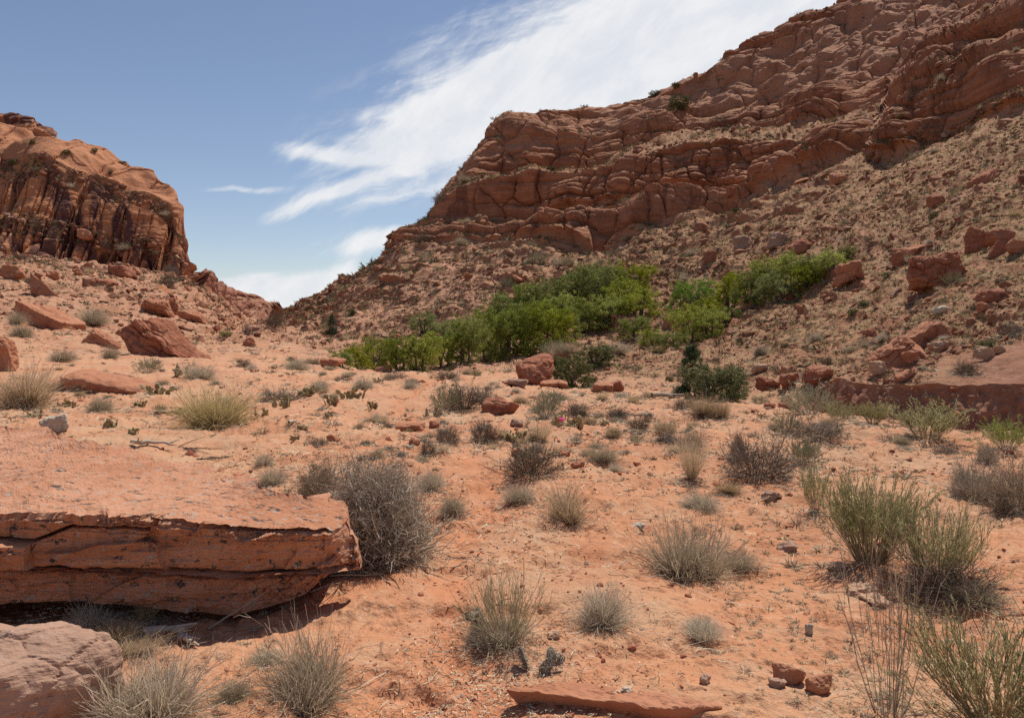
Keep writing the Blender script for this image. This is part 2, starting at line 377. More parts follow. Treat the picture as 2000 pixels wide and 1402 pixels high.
# cliffs
m = cf > .02
q = P[m]; wv = W.reshape(-1)[m] | FA.reshape(-1)[m]
fa_ = FA.reshape(-1)[m]
sc = np.where(fa_, 2.0, np.where(wv, 1.6, .85))
vst = np.where(wv, .34, .62)
qq = q / sc[:, None]
wp = np.stack([fbm(qq / 6, 2, 41), fbm(qq / 6, 2, 43), fbm(qq / 6, 2, 45)], -1)


def beds(z, th, seed):
    s_ = z / th; s_ = s_ + .45 * vnoise(np.stack([s_ * .7, 0 * s_, 0 * s_], -1), seed)
    i_ = np.floor(s_); f_ = s_ - i_; ii_ = i_.astype(np.int64)
    return _h(ii_, ii_ * 0, ii_ * 0, seed).astype(np.float32) / 4294967295, f_, i_


rnd = lambda a_, w_: 1 - np.exp(-np.clip(a_, 0, 9) / w_)
one = np.ones_like(vst)
wall = np.where(wv[:, None], np.array([1, .10, 1.0]), 1.0)               # the mesa face is jointed square to its length
c1, c2, id1 = worley((qq * wall + wp * np.where(wv, .30, 1.4)[:, None]) * np.stack([one, one, np.where(wv, .04, .5)], -1) / np.where(wv, 5.0, 9.0)[:, None], 51)
lo_ = fbm(qq * np.stack([one, one, np.where(wv, .4, .8)], -1) / 15, 3, 65)
pres = np.clip(fbm(qq / 12, 2, 60) * 1.5 + .45, 0, 1)            # how broken the face is
br = fbm(qq / 5, 2, 61)
zz_ = qq[:, 2] + wp[:, 0] * .7 + qq[:, 0] * .03
b1, f1_, i1 = beds(zz_, 4.2, 71); b2, f2_, i2 = beds(zz_, 1.25, 73); b3, f3_, i3 = beds(zz_ + wp[:, 1] * .2, .38, 75)
pil = lambda f_: np.sqrt(np.clip(1 - (2 * f_ - 1) ** 2, 0, 1))   # rounded bed edge
# joints inside each thick bed: upright cracks that do not run on into the next bed
off = (i1 * 7.31)[:, None] * [1, 1, 0]
j1, j2, idj = worley(np.stack([qq[:, 0], qq[:, 1], qq[:, 2] * 0 + i1 * 3.3], -1) * [1, 1, 1] / [3.4, 3.4, 1] + wp * .12 + off, 55)
h1, h2, id3 = worley((qq + wp * .3) * [1, 1, 1.5] / 1.3, 57)
d = lo_ * 2.4 + fbm(qq / 2.6, 5, 63, .46) * .26
est = (pil(f1_) * 1.3 + (b1 - .5) * 2.1 + (pil(f2_) * .38 + (b2 - .5) * .55) * (.35 + pres)
       + ((b3 - .5) * .09) + pres * (rnd(j2 - j1, .08) * .35 + (idj - .5) * .40 - .4 * np.exp(-((j2 - j1) / .025) ** 2))
       + rnd(c2 - c1, .14) * .9 - .6 * np.exp(-((c2 - c1) / .02) ** 2)
       + np.clip(br, 0, 1) * pres * (rnd(h2 - h1, .2) * .3 + (id3 - .5) * .4))
hi_ = np.clip((zf[m] - 10.5) / 2.5, 0, 1)
c3_, c4_, id4 = worley((qq * wall + wp * .16) * [1, 1, .035] / 2.4, 59)
wst = ((rnd(c4_ -c3_, .12) * .6 + (id4 - .5) * 1.3 - .8 * np.exp(-((c4_ -c3_) / .04) ** 2)) * (1 - hi_) + (rnd(c2 - c1, .12) * 1.3 + (id1 - .5) * 2.8 - 2.0 * np.exp(-((c2 - c1) / .04) ** 2)) * (1 - .86 * hi_) + pil(f1_) * .25 + (b2 - .5) * .22 + (b3 - .5) * .10
       + pres * .3 * (rnd(h2 - h1, .2) * .2 + (id3 - .5) * .3))
d += (1 - sf[m] * .85) * np.where(fa_, est * 1.1, np.where(wv, wst, est))
d += sf[m] * (fbm((qq + wp) * [1, 1, 2.0] / 7, 3, 67, .45) * 1.5 + (b2 - .5) * .30 + pil(f2_) * .12 - np.clip(vnoise(qq / 6.5, 68) - .4, 0, 1) * 2.0 - .4 * np.exp(-((c2 - c1) / .03) ** 2) + 1.2)
near_sky = np.where(zf[m] >= 16, .45, 1.0) * np.where((xf[m] > 770) & (xf[m] < 1010), .30 + .7 * np.clip((xf[m] - 900) / 110, 0, 1), 1.0)
d = (d - 1.3) * near_sky + 1.3
# shadow slot and alcoves
d -= 3.0 * np.exp(-((xf[m] - 1195) / 45) ** 2) * (zf[m] == 10)
disp[m] += cf[m] * sc * (d - 1.3)
disp[m] += cf[m] * ((zf[m] == 10) & (xf[m] > 775) & (xf[m] < 1160)) * .7
disp[m] += cf[m] * ((zf[m] == 10) & (xf[m] >= 1160) & (xf[m] < 1480)) * (Tr.reshape(-1)[m] * 2.4 - 1.0)
disp[m] += cpf[m] * sc * ((b2 - .4) * 1.7 + (idj - .5) * .9)
# wash bank: fluted dry mud
m = bf > .02
q = P[m]
fl = fbm(q * [.8, .8, .3], 3, 71) * .16 - np.abs(fbm(q * [5, 5, .5], 2, 73)) * .07 + fbm(q * 7, 3, 75) * .03
disp[m] += bf[m] * fl
fade = np.where(zf == 17, .7, 1.0)
P = P + N * (disp * fade)[:, None]; P[:, 2] += up * (1 - .9 * bf)
P = P.reshape(NR, NC, 3)
PROJ_Y = HOR - (P[..., 2] - CAM_Z) / P[..., 1] * F_PX
PROJ_X = 1000 + P[..., 0] / P[..., 1] * F_PX
VIS = np.zeros((NR, NC), bool)
_mn = np.full(NC, 1e9)
for r_ in range(NR):
    VIS[r_] = PROJ_Y[r_] < _mn + .5; _mn = np.minimum(_mn, PROJ_Y[r_])


def col_of(px):
    return int(np.clip(np.searchsorted(PX, px), 1, NC - 2))


def ground_at(px, py):
    """terrain point seen at a picture position (nearest one)"""
    c = col_of(px); colm = PROJ_Y[:, c]
    r = int(np.argmax(colm <= py))
    return Vector(P[r, c])


def ground_z(x, y):
    """height of the terrain at a plan position"""
    px = 1000 + x / max(y, .2) * F_PX
    c = col_of(px)
    r = int(np.clip(np.searchsorted(np.maximum.accumulate(P[:, c, 1]), y), 0, NR - 1))
    return float(P[r, c, 2])


# ------------------------------------------------------------------ object helpers
def tag(o, label=None, cat=None, group=None, kind=None):
    for k, v in (('label', label), ('category', cat), ('group', group), ('kind', kind)):
        if v: o[k] = v
    return o


def mesh_obj(name, co, faces, mat, parent=None, attrs=None, smooth=False, link=True):
    """faces: int array (n,3) or (n,4), or list of such arrays"""
    me = bpy.data.meshes.new(name)
    fl = faces if isinstance(faces, list) else [faces]
    nv = len(co); me.vertices.add(nv); me.vertices.foreach_set('co', np.ascontiguousarray(co, np.float32).ravel())
    lv = np.concatenate([f.ravel() for f in fl]); cnt = np.concatenate([np.full(len(f), f.shape[1]) for f in fl])
    me.loops.add(len(lv)); me.loops.foreach_set('vertex_index', lv.astype(np.int32))
    me.polygons.add(len(cnt)); me.polygons.foreach_set('loop_start', np.concatenate([[0], np.cumsum(cnt)[:-1]]).astype(np.int32))
    me.polygons.foreach_set('use_smooth', np.full(len(cnt), smooth))
    me.update(calc_edges=True)
    for k, v in (attrs or {}).items():
        v = np.asarray(v, np.float32)
        if v.ndim == 1:
            at = me.attributes.new(k, 'FLOAT', 'POINT'); at.data.foreach_set('value', v)
        else:
            at = me.attributes.new(k, 'FLOAT_COLOR', 'POINT'); at.data.foreach_set('color', np.concatenate([v, np.ones((len(v), 1), np.float32)], 1).ravel())
    me.materials.append(mat)
    me.validate()
    o = bpy.data.objects.new(name, me)
    if link: COL.objects.link(o)
    if parent: o.parent = parent
    return o


def mat_base(name, rough=.9):
    m = bpy.data.materials.new(name); m.use_nodes = True
    t = NT(m.node_tree); b = m.node_tree.nodes['Principled BSDF']
    b.inputs['Roughness'].default_value = rough
    b.inputs['Specular IOR Level'].default_value = .15
    return m, t, b


def attr(t, name, out='Fac'):
    n = t.n.new('ShaderNodeAttribute'); n.attribute_name = name
    return n.outputs[out]


# ------------------------------------------------------------------ terrain material
def rock_colour(t, pos, base=((.33, .132, .070), (.43, .195, .110), (.22, .083, .048)), k=1.0):
    zs = t.stretch(pos, (.25 * k, .25 * k, 1.6 * k))
    n1 = t.noise(zs, 1.1, 6, .6, .6)
    n2 = t.noise(pos, .12 * k, 5, .6)
    vs = t.stretch(pos, (1.0 * k, 1.0 * k, .12 * k))
    n3 = t.noise(vs, .35, 5, .65, .8)
    c = t.mix(t.ramp(n1, .35, .65), base[0], base[1])
    c = t.mix(t.ramp(n2, .45, .72), c, base[2])
    varn = t.m('MULTIPLY', t.ramp(n3, .52, .66), .75)
    return c, varn, n1


mt, t, bs = mat_base('terrain')
pos = t.n.new('ShaderNodeNewGeometry').outputs['Position']
zn = t.n.new('ShaderNodeAttribute'); zn.attribute_name = 'zone'
zs = t.n.new('ShaderNodeSeparateColor'); t.l.new(zn.outputs['Color'], zs.inputs[0])
zc, zt, zg = zs.outputs[0], zs.outputs[1], zs.outputs[2]
zw = attr(t, 'west'); zsm = attr(t, 'slick')
# sand
s1 = t.noise(pos, .55, 6, .6); s2 = t.noise(pos, 6.0, 6, .65); s3 = t.noise(pos, 38, 4, .6)
sand = t.mix(t.ramp(s1, .35, .68), (.51, .236, .122), (.43, .175, .086))
sand = t.mix(t.ramp(s2, .50, .78), sand, (.60, .345, .210))
sand = t.mix(t.m('MULTIPLY', t.ramp(s2, .46, .22), .5), sand, (.40, .142, .078))
sand = t.mix(t.m('MULTIPLY', t.ramp(s3, .58, .72), .30), sand, (.30, .115, .07))
far_s = t.ramp(t.m('ABSOLUTE', t.v('LENGTH', pos, out=1)), 6, 16)
sand = t.mix(t.m('MULTIPLY', far_s, .45), sand, t.mix(t.ramp(s1, .4, .6), (.53, .285, .170), (.47, .225, .125)))
dust = t.ramp(t.noise(pos, .33, 7, .72), .46, .60)
sand = t.mix(t.m('MULTIPLY', dust, .48), sand, (.48, .315, .195))
sand = t.mix(t.m('MULTIPLY', attr(t, 'path'), .75), sand, (.50, .200, .098))
lit = t.m('MULTIPLY', t.ramp(t.noise(pos, 1.3, 5, .7), .52, .66), t.ramp(t.noise(t.stretch(pos, (1, 1, 1)), 30, 3, .7, 1.5), .5, .62))
lit2 = t.m('MULTIPLY', t.ramp(t.noise(pos, 2.2, 5, .75), .44, .62), t.ramp(t.noise(pos, 55, 3, .75, 2.0), .52, .60))
sand = t.mix(t.m('MULTIPLY', lit, .8), sand, (.42, .32, .21))
sand = t.mix(t.m('MULTIPLY', lit2, .8), sand, (.50, .40, .28))
pit_shade = t.m('MULTIPLY', t.ramp(t.noise(pos, .9, 5, .7), .46, .62), t.ramp(t.noise(pos, 21, 5, .75, .6), .55, .64))  # shade of small pits painted into the sand colour, no hollows behind it
sand = t.mix(t.m('MULTIPLY', pit_shade, .8), sand, (.22, .085, .052))
# talus soil with dry grass
g1n = t.noise(pos, .42, 6, .68); g2n = t.noise(pos, 2.6, 5, .7); g3n = t.noise(pos, .06, 4, .6)
soil = t.mix(t.ramp(g1n, .38, .62), (.29, .125, .068), (.37, .185, .105))
soil = t.mix(t.ramp(g3n, .52, .66), soil, (.36, .170, .105))
px_ = t.n.new('ShaderNodeSeparateXYZ'); t.l.new(pos, px_.inputs[0])
soil = t.mix(t.m('MULTIPLY', t.ramp(px_.outputs[0], 22, -6), .8), soil, t.mix(t.ramp(g1n, .4, .6), (.42, .205, .125), (.50, .27, .175)))
grassy = t.m('MULTIPLY', t.ramp(g2n, .44, .56), t.m('MULTIPLY', t.ramp(g1n, .30, .54), t.ramp(px_.outputs[0], -8, 20, .35, 1.0)))
soil = t.mix(t.m('MULTIPLY', grassy, .78), soil, (.31, .225, .112))
soil = t.mix(t.ramp(t.noise(pos, 1.9, 6, .75), .56, .64), soil, (.15, .070, .045))
soil = t.mix(t.m('MULTIPLY', t.ramp(t.noise(pos, 3.3, 5, .75), .60, .66), .8), soil, (.09, .075, .04))
# rock
rc, varn, rn = rock_colour(t, pos)
rc = t.mix(t.m('MULTIPLY', varn, .8), rc, (.105, .045, .033))
rw = t.mix(t.ramp(rn, .35, .65), (.42, .170, .080), (.50, .230, .115))
vw = t.noise(t.stretch(pos, (1, 1, .10)), .16, 6, .65, .6)
rw = t.mix(t.m('MULTIPLY', t.ramp(vw, .47, .56), t.ramp(zsm, .7, .1)), rw, (.13, .058, .045))
rc = t.mix(zw, rc, rw)
rc = t.mix(t.m('MULTIPLY', zsm, t.ramp(t.noise(pos, .35, 4), .3, .7, .35, .8)), rc, t.mix(zw, (.45, .235, .145), (.42, .190, .105)))
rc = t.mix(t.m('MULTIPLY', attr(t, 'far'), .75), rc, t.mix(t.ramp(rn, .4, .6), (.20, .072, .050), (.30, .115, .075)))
# rock ledges covered with soil where nearly level
nrm = t.n.new('ShaderNodeNewGeometry').outputs['Normal']
nz = t.n.new('ShaderNodeSeparateXYZ'); t.l.new(nrm, nz.inputs[0])
lev = t.m('MULTIPLY', t.ramp(nz.outputs[2], .72, .9), t.m('SUBTRACT', 1.0, zw))
lev = t.m('MULTIPLY', lev, t.ramp(zsm, .5, 0.0))
rc = t.mix(t.m('MULTIPLY', lev, .7), rc, t.mix(t.ramp(g2n, .45, .6), (.38, .20, .12), (.36, .26, .15)))
steep = t.ramp(nz.outputs[2], .62, .40)
soil = t.mix(t.m('MULTIPLY', steep, .75), soil, rc)
c = t.mix(zt, sand, soil); c = t.mix(zc, c, rc)
mud = t.mix(t.ramp(g2n, .4, .62), (.26, .120, .072), (.34, .170, .105))
c = t.mix(zg, c, mud)
t.put(bs.inputs['Base Color'], c)
hb = t.m('ADD', t.m('MULTIPLY', s2, .035), t.m('MULTIPLY', s3, .010))
hb = t.m('ADD', hb, t.m('MULTIPLY', t.noise(pos, 90, 3, .6), .0022))
hr = t.m('ADD', t.m('MULTIPLY', t.noise(pos, 1.1, 8, .72), .40), t.m('MULTIPLY', rn, .40))
rk = t.m('MAXIMUM', zc, t.m('MULTIPLY', zt, .55))
hmix = t.m('ADD', t.m('MULTIPLY', hb, 1.3), t.m('MULTIPLY', t.m('MULTIPLY', hr, rk), .62))
t.put(bs.inputs['Normal'], t.bump(hmix, 1.0, 1.0))
MAT_T = mt

zcol = np.stack([cliff, talus, greyb], -1).reshape(-1, 3)
wcol = blur((W).astype(np.float32), 2, 1).reshape(-1)


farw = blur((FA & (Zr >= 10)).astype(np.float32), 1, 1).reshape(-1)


def terrain_piece(name, sel, label, smooth, n_suffix=None):
    """sel: boolean on quads"""
    rr, cc = np.nonzero(sel)
    i = rr * NC + cc
    f = np.stack([i, i + 1, i + NC + 1, i + NC], -1)
    used, inv = np.unique(f, return_inverse=True)
    f = inv.reshape(f.shape)
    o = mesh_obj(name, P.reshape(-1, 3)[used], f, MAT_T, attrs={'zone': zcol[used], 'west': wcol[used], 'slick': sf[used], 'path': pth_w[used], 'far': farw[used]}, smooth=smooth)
    return tag(o, label, name.replace('_', ' ').split('.')[0], kind='structure')


zq = Zr[:-1, :-1]; xq = Xc[:-1, :-1]
sel_g = (zq <= 5) | ((zq == 6) & (xq < 1576))
terrain_piece('ground', sel_g, 'pinkish orange sandy canyon floor crossed by faint footpath', True)
terrain_piece('arroyo_bank', (zq == 6) & (xq >= 1576), 'crumbling grey brown mud bank cut by the dry wash', True)
terrain_piece('hillside', np.isin(zq, (7, 8, 9)) & (xq < 500), 'orange rubble slope below the mesa on the left', False)
terrain_piece('hillside', np.isin(zq, (7, 8, 9)) & (xq >= 500), 'grassy boulder strewn talus slope under the right hand cliffs', False)
terrain_piece('cliff', (zq >= 10) & (xq < 376), 'tall fluted orange sandstone mesa end on the left', False)
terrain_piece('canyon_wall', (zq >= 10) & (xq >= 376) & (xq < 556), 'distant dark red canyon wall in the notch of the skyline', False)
terrain_piece('cliff', (zq >= 10) & (xq >= 556), 'broken red sandstone cliffs and domes climbing to the upper right', False)
# ground behind and beside the photographer
bx = np.linspace(-90, 90, 60); by = np.linspace(-90, 1.2, 40)
gx, gy = np.meshgrid(bx, by)
pp = np.stack([gx.ravel(), gy.ravel(), np.full(gx.size, -.14)], -1); pp[:, 2] += vnoise(pp / 3, 2) * .05
ii = np.arange(39 * 60).reshape(39, 60)[:, :-1].ravel()
o = mesh_obj('ground', pp, np.stack([ii, ii + 1, ii + 61, ii + 60], -1), MAT_T, attrs={'zone': np.zeros((len(pp), 3)), 'west': np.zeros(len(pp)), 'slick': np.zeros(len(pp))}, smooth=True)
tag(o, 'sandy ground continuing behind the viewpoint', 'ground', kind='structure')

# ================================================================== materials for things
def rock_mat(name, c1, c2, c3, k=6.0, varnish=.5, lichen=0.0, bumpk=1.0):
    m, t, b = mat_base(name)
    tc = t.n.new('ShaderNodeTexCoord').outputs['Object']
    lamn = t.noise(t.stretch(tc, (.35, .35, 5.0)), k * .5, 6, .6, .5)
    n2 = t.noise(tc, k * .35, 6, .65); n3 = t.noise(tc, k * 3, 5, .7)
    c = t.mix(t.ramp(lamn, .36, .62), c1, c2)
    c = t.mix(t.ramp(n2, .48, .70), c, c3)
    c = t.mix(t.m('MULTIPLY', t.ramp(t.noise(t.stretch(tc, (1, 1, .5)), k * .6, 6, .7), .58, .70), varnish), c, (.075, .035, .028))
    if lichen:
        c = t.mix(t.m('MULTIPLY', t.ramp(t.noise(t.stretch(tc, (.8, 1.1, 1)), k * 6.0, 5, .7), .57, .62), lichen), c, (.38, .30, .24))
        c = t.mix(t.m('MULTIPLY', t.ramp(t.noise(t.stretch(tc, (.7, 1.2, 1)), k * 4.1, 5, .75), .58, .62), lichen), c, (.07, .06, .055))
    c = t.mix(t.m('MULTIPLY', t.ramp(n3, .55, .75), .3), c, (.13, .05, .03))
    t.put(b.inputs['Base Color'], c)
    h = t.m('ADD', t.m('MULTIPLY', lamn, .05), t.m('MULTIPLY', n3, .012))
    h = t.m('ADD', h, t.m('MULTIPLY', t.noise(tc, k * 12, 3, .6), .004))
    t.put(b.inputs['Normal'], t.bump(h, 1.0, bumpk))
    return m


M_ROCK = rock_mat('red_sandstone', (.37, .155, .084), (.44, .205, .120), (.27, .100, .058), 2.2, .7)
M_ROCKD = rock_mat('dark_red_sandstone', (.30, .108, .060), (.37, .160, .095), (.19, .070, .043), 3.0, .7)
M_ROCKP = rock_mat('pale_sandstone', (.43, .25, .155), (.50, .32, .21), (.34, .18, .11), 5.0, .2)
M_ROCKG = rock_mat('grey_brown_stone', (.34, .200, .140), (.41, .255, .180), (.25, .135, .095), 2.6, .5, .3)
M_SLAB = rock_mat('slab_sandstone', (.42, .185, .100), (.50, .250, .150), (.33, .135, .075), 3.6, .6, .95, 1.0)
M_WHITE = rock_mat('bleached_stone', (.50, .42, .32), (.58, .50, .40), (.38, .27, .20), 9.0, .12)


def plant_mat(name, low, high, tip=None, rough=.8, trans=0.0, hue=.06):
    """low/high: two pigments picked per stem; tip: pigment towards the stem's end"""
    m, t, b = mat_base(name, rough)
    v = attr(t, 'var'); tt_ = attr(t, 'along')
    c = t.mix(v, low, high)
    if tip: c = t.mix(t.ramp(tt_, .35, .9), c, tip)
    oi = t.n.new('ShaderNodeObjectInfo')
    hs = t.n.new('ShaderNodeHueSaturation'); t.put(hs.inputs['Color'], c)
    t.put(hs.inputs['Value'], t.ramp(oi.outputs['Random'], 0, 1, .82, 1.18, False)); t.put(hs.inputs['Saturation'], t.ramp(oi.outputs['Random'], 0, 1, 1.1, .85, False))
    t.put(b.inputs['Base Color'], hs.outputs[0])
    if trans:
        tr = t.n.new('ShaderNodeBsdfTranslucent'); t.put(tr.inputs[0], hs.outputs[0])
        mx = t.n.new('ShaderNodeMixShader'); mx.inputs[0].default_value = trans
        t.l.new(b.outputs[0], mx.inputs[1]); t.l.new(tr.outputs[0], mx.inputs[2])
        t.l.new(mx.outputs[0], m.node_tree.nodes['Material Output'].inputs[0])
    return m


M_GREYTWIG = plant_mat('grey_twig', (.20, .145, .10), (.52, .42, .30), trans=.12)
M_DARKTWIG = plant_mat('dark_twig', (.10, .072, .052), (.31, .235, .165))
M_GREYGRASS = plant_mat('grey_grass', (.27, .21, .14), (.68, .56, .40), trans=.35)
M_STRAW = plant_mat('straw_grass', (.38, .27, .15), (.72, .57, .35), trans=.35)
M_GOLD = plant_mat('golden_grass', (.32, .25, .14), (.60, .48, .27), (.66, .54, .28), trans=.35)
M_TAN = plant_mat('tan_grass', (.32, .22, .13), (.66, .50, .31), trans=.35)
M_RSTEM = plant_mat('rabbitbrush_stem', (.20, .155, .10), (.46, .38, .24), (.36, .34, .17))
M_RLEAF = plant_mat('rabbitbrush_leaf', (.25, .24, .10), (.58, .53, .29), trans=.4)
M_BLEAF = plant_mat('bright_leaf', (.20, .26, .05), (.38, .42, .11), trans=.35)
M_SAGE = plant_mat('sage_leaf', (.21, .21, .12), (.42, .40, .24), trans=.2)
M_OAK = plant_mat('oak_leaf', (.11, .145, .022), (.31, .34, .06), trans=.4)
M_OAKB = plant_mat('bright_oak_leaf', (.17, .205, .025), (.45, .46, .08), trans=.4)
M_OAKD = plant_mat('olive_oak_leaf', (.14, .165, .038), (.29, .30, .085), trans=.25)
M_COTT = plant_mat('cottonwood_leaf', (.13, .22, .02), (.26, .36, .045), trans=.3)
M_JUN = plant_mat('juniper_leaf', (.035, .06, .022), (.085, .115, .04), trans=.1)
M_JUNO = plant_mat('olive_juniper_leaf', (.09, .10, .035), (.20, .20, .075), trans=.12)
M_BARK = plant_mat('bark', (.09, .07, .055), (.16, .13, .10))
M_PAD = plant_mat('cactus_pad', (.26, .19, .095), (.40, .31, .165))
M_SPINE = plant_mat('cactus_spine', (.45, .40, .30), (.60, .55, .45))
M_DRIFT = plant_mat('driftwood', (.30, .22, .16), (.54, .44, .33))

rng = np.random.default_rng(7)


# ------------------------------------------------------------------ ribbons
def ribbons(paths, wid, var, r, flat_z=0.0):
    """paths (n,k,3), wid (n,k): two sided blades; returns co, faces, var, along"""
    n, k, _ = paths.shape
    d = np.diff(paths, axis=1); d = np.concatenate([d, d[:, -1:]], 1)
    side = r.normal(size=(n, 1, 3)); s = np.cross(d, side); s /= np.linalg.norm(s, axis=-1, keepdims=True) + 1e-9
    a = paths - s * wid[..., None] * .5; b = paths + s * wid[..., None] * .5
    co = np.stack([a, b], 2).reshape(-1, 3)
    i = (np.arange(n)[:, None] * k + np.arange(k - 1)[None]).ravel() * 2
    f = np.stack([i, i + 1, i + 3, i + 2], -1)
    return co, f, np.repeat(var, k * 2), np.tile(np.repeat(np.linspace(0, 1, k), 2), n)


def merge(parts):
    co, fs, vs, al, o = [], [], [], [], 0
    for c, f, v, a in parts:
        co.append(c); fs.append(f + o); vs.append(v); al.append(a); o += len(c)
    return np.concatenate(co), np.concatenate(fs), np.concatenate(vs), np.concatenate(al)


def stems(r, n, base_r, spread, length, droop, k=5, wob=.06, lo=.35, origin=None, phi=None):
    """n curved stems fanning from a crown; droop > 0 bends down"""
    a = r.uniform(0, 2 * np.pi, n) if phi is None else phi + r.normal(0, .3, n)
    pol = np.abs(r.normal(0, 1, n)) * spread * .6; pol = np.clip(pol, 0, 1.5)
    pol = np.maximum(pol, r.uniform(0, spread, n))
    h = np.stack([np.cos(a) * np.sin(pol), np.sin(a) * np.sin(pol), np.cos(pol)], -1)
    L_ = length * r.uniform(lo, 1, n) ** .8
    b = np.stack([np.cos(a), np.sin(a), 0 * a], -1) * base_r * np.sqrt(r.uniform(0, 1, n))[:, None]
    if origin is not None: b = b + origin
    t = np.linspace(0, 1, k)[None, :, None]
    p = b[:, None] + h[:, None] * L_[:, None, None] * t
    hz = h * [1, 1, 0]
    p = p + (hz[:, None] * .35 - np.array([0, 0, 1.0])) * (droop * L_ * r.uniform(.3, 1.2, n) * np.sin(pol))[:, None, None] * t ** 2
    p = p + np.cumsum(r.normal(0, wob, (n, k, 3)), 1) * L_[:, None, None] * t * .6
    p[..., 2] = np.maximum(p[..., 2], .004)
    return p


def sub(r, par, per, ln, dev, k=4, tlo=.25, wob=.08, upb=.2):
    """side twigs on each parent path"""
    n, kk, _ = par.shape
    idx = np.repeat(np.arange(n), per); N_ = len(idx)
    tpos = r.uniform(tlo, .98, N_) * (kk - 1); i0 = np.clip(tpos.astype(int), 0, kk - 2); fr = (tpos - i0)[:, None]
    b = par[idx, i0] * (1 - fr) + par[idx, i0 + 1] * fr
    d = par[idx, i0 + 1] - par[idx, i0]; d /= np.linalg.norm(d, axis=-1, keepdims=True) + 1e-9
    d = d + r.normal(0, dev, (N_, 3)) + [0, 0, upb]; d /= np.linalg.norm(d, axis=-1, keepdims=True)
    L_ = ln * r.uniform(.4, 1, N_)
    t = np.linspace(0, 1, k)[None, :, None]
    p = b[:, None] + d[:, None] * L_[:, None, None] * t + np.cumsum(r.normal(0, wob, (N_, k, 3)), 1) * L_[:, None, None] * t
    p[..., 2] = np.maximum(p[..., 2], .004)
    return p


def rib(r, p, w0, w1, vlo=0, vhi=1):
    n, k, _ = p.shape
    ww = np.linspace(w0, w1, k)[None] * r.uniform(.7, 1.3, (n, 1))
    return ribbons(p, ww, r.uniform(vlo, vhi, n), r)


# every maker returns [(part name, material, (co, f, var, along))] for a plant about 1 m wide/high
def tangle(r, n, rx, rz, ln, k=4, shell=.45, wob=.16, upb=.25):
    """many short crooked twigs filling a dome"""
    v = r.normal(0, 1, (n, 3)); v[:, 2] = np.abs(v[:, 2]); v /= np.linalg.norm(v, axis=1, keepdims=True)
    rad = r.uniform(shell, 1, (n, 1)) ** .7 * (1 + .22 * fbm(v * 2.2 + n % 13, 3, 7)[:, None])
    c = v * rad * [rx, rx, rz]
    d = v + r.normal(0, .75, (n, 3)) + [0, 0, upb]; d /= np.linalg.norm(d, axis=1, keepdims=True)
    L_ = ln * r.uniform(.4, 1.2, n)
    t = np.linspace(-.6, .4, k)[None, :, None]
    p = c[:, None] + d[:, None] * L_[:, None, None] * t + np.cumsum(r.normal(0, wob, (n, k, 3)), 1) * L_[:, None, None]
    p[..., 2] = np.maximum(p[..., 2], .005)
    return p


def mk_tuft(seed, n=420, mat=None, spread=1.15, droop=.35, w=.0075, length=.62):
    r = np.random.default_rng(seed)
    ps = []
    for j in range(5):
        o_ = np.append(r.normal(0, .10, 2), 0); ln_ = np.append(r.normal(0, .28, 2), 0)
        q_ = stems(r, int(n * .36), .08, spread * r.uniform(.6, 1.05), length * r.uniform(.6, 1.12), droop * r.uniform(.5, 1.8), wob=.085, origin=o_)
        q_ = q_ + (ln_ * q_[..., 2:3]); q_[..., 2] = np.maximum(q_[..., 2], .004); ps.append(q_)
    p = np.concatenate(ps)
    q = sub(r, p[::2], 2, length * .35, .55)
    g = tangle(r, n, .33, .26, .16) + np.append(r.normal(0, .05, 2), 0)
    low_ = stems(r, n // 2, .24, 1.5, length * .85, .3, wob=.12)
    return [('stems', mat, merge([rib(r, p, w, w * .4), rib(r, q, w * .6, w * .3), rib(r, g, w * .7, w * .5), rib(r, low_, w, w * .4)]))]


def mk_straw(seed, n=520, mat=None):
    r = np.random.default_rng(seed)
    p = stems(r, n, .10, .62, .95, .10, wob=.04)
    q = sub(r, p[::2], 2, .22, .3)
    return [('stems', mat, merge([rib(r, p, .006, .002), rib(r, q, .003, .002)]))]


def mk_twig(seed, n=60, mat=None, spread=1.25, w=.014, fine=5, length=.6, upb=.15, leaf=None, dev=.65):
    r = np.random.default_rng(seed)
    p = stems(r, n, .12, spread, length, .08, k=6, wob=.09, lo=.5)
    q = sub(r, p, 6, length * .42, dev, upb=upb)
    s = sub(r, q, fine, length * .2, .8, k=3, upb=upb)
    tg = tangle(r, n * fine * 4, length * .72, length * .78, length * .2)
    out = [('branches', mat, merge([rib(r, p, w, w * .45), rib(r, q, w * .45, w * .25), rib(r, s, w * .32, w * .2), rib(r, tg, w * .34, w * .25)]))]
    if leaf:
        lf = sub(r, s[:, :], 2, .03, 1.0, k=2)
        out.append(('foliage', leaf, rib(r, lf, .011, .006)))
    return out


def mk_rabbit(seed, n=70, leafm=None, stemm=None, height=1.0, spread=.6, leaves=9, lw=.010, ll=.075):
    r = np.random.default_rng(seed)
    p = stems(r, n, .15, spread, height * .95, .02, k=6, wob=.05, lo=.6)
    q = sub(r, p, 6, height * .34, .26, k=5, tlo=.3, upb=.45, wob=.05)
    dead = stems(r, n // 2, .16, 1.3, height * .5, .15, wob=.1)
    lf = sub(r, q, leaves, ll, .38, k=3, tlo=.3, upb=.5)
    lf2 = sub(r, p, 6, ll, .38, k=3, tlo=.6, upb=.5)
    return [('branches', stemm, merge([rib(r, p, .011, .005), rib(r, q, .005, .003), rib(r, dead, .008, .003, 0, .4)])),
            ('foliage', leafm, merge([rib(r, lf, lw, lw * .4), rib(r, lf2, lw, lw * .4)]))]


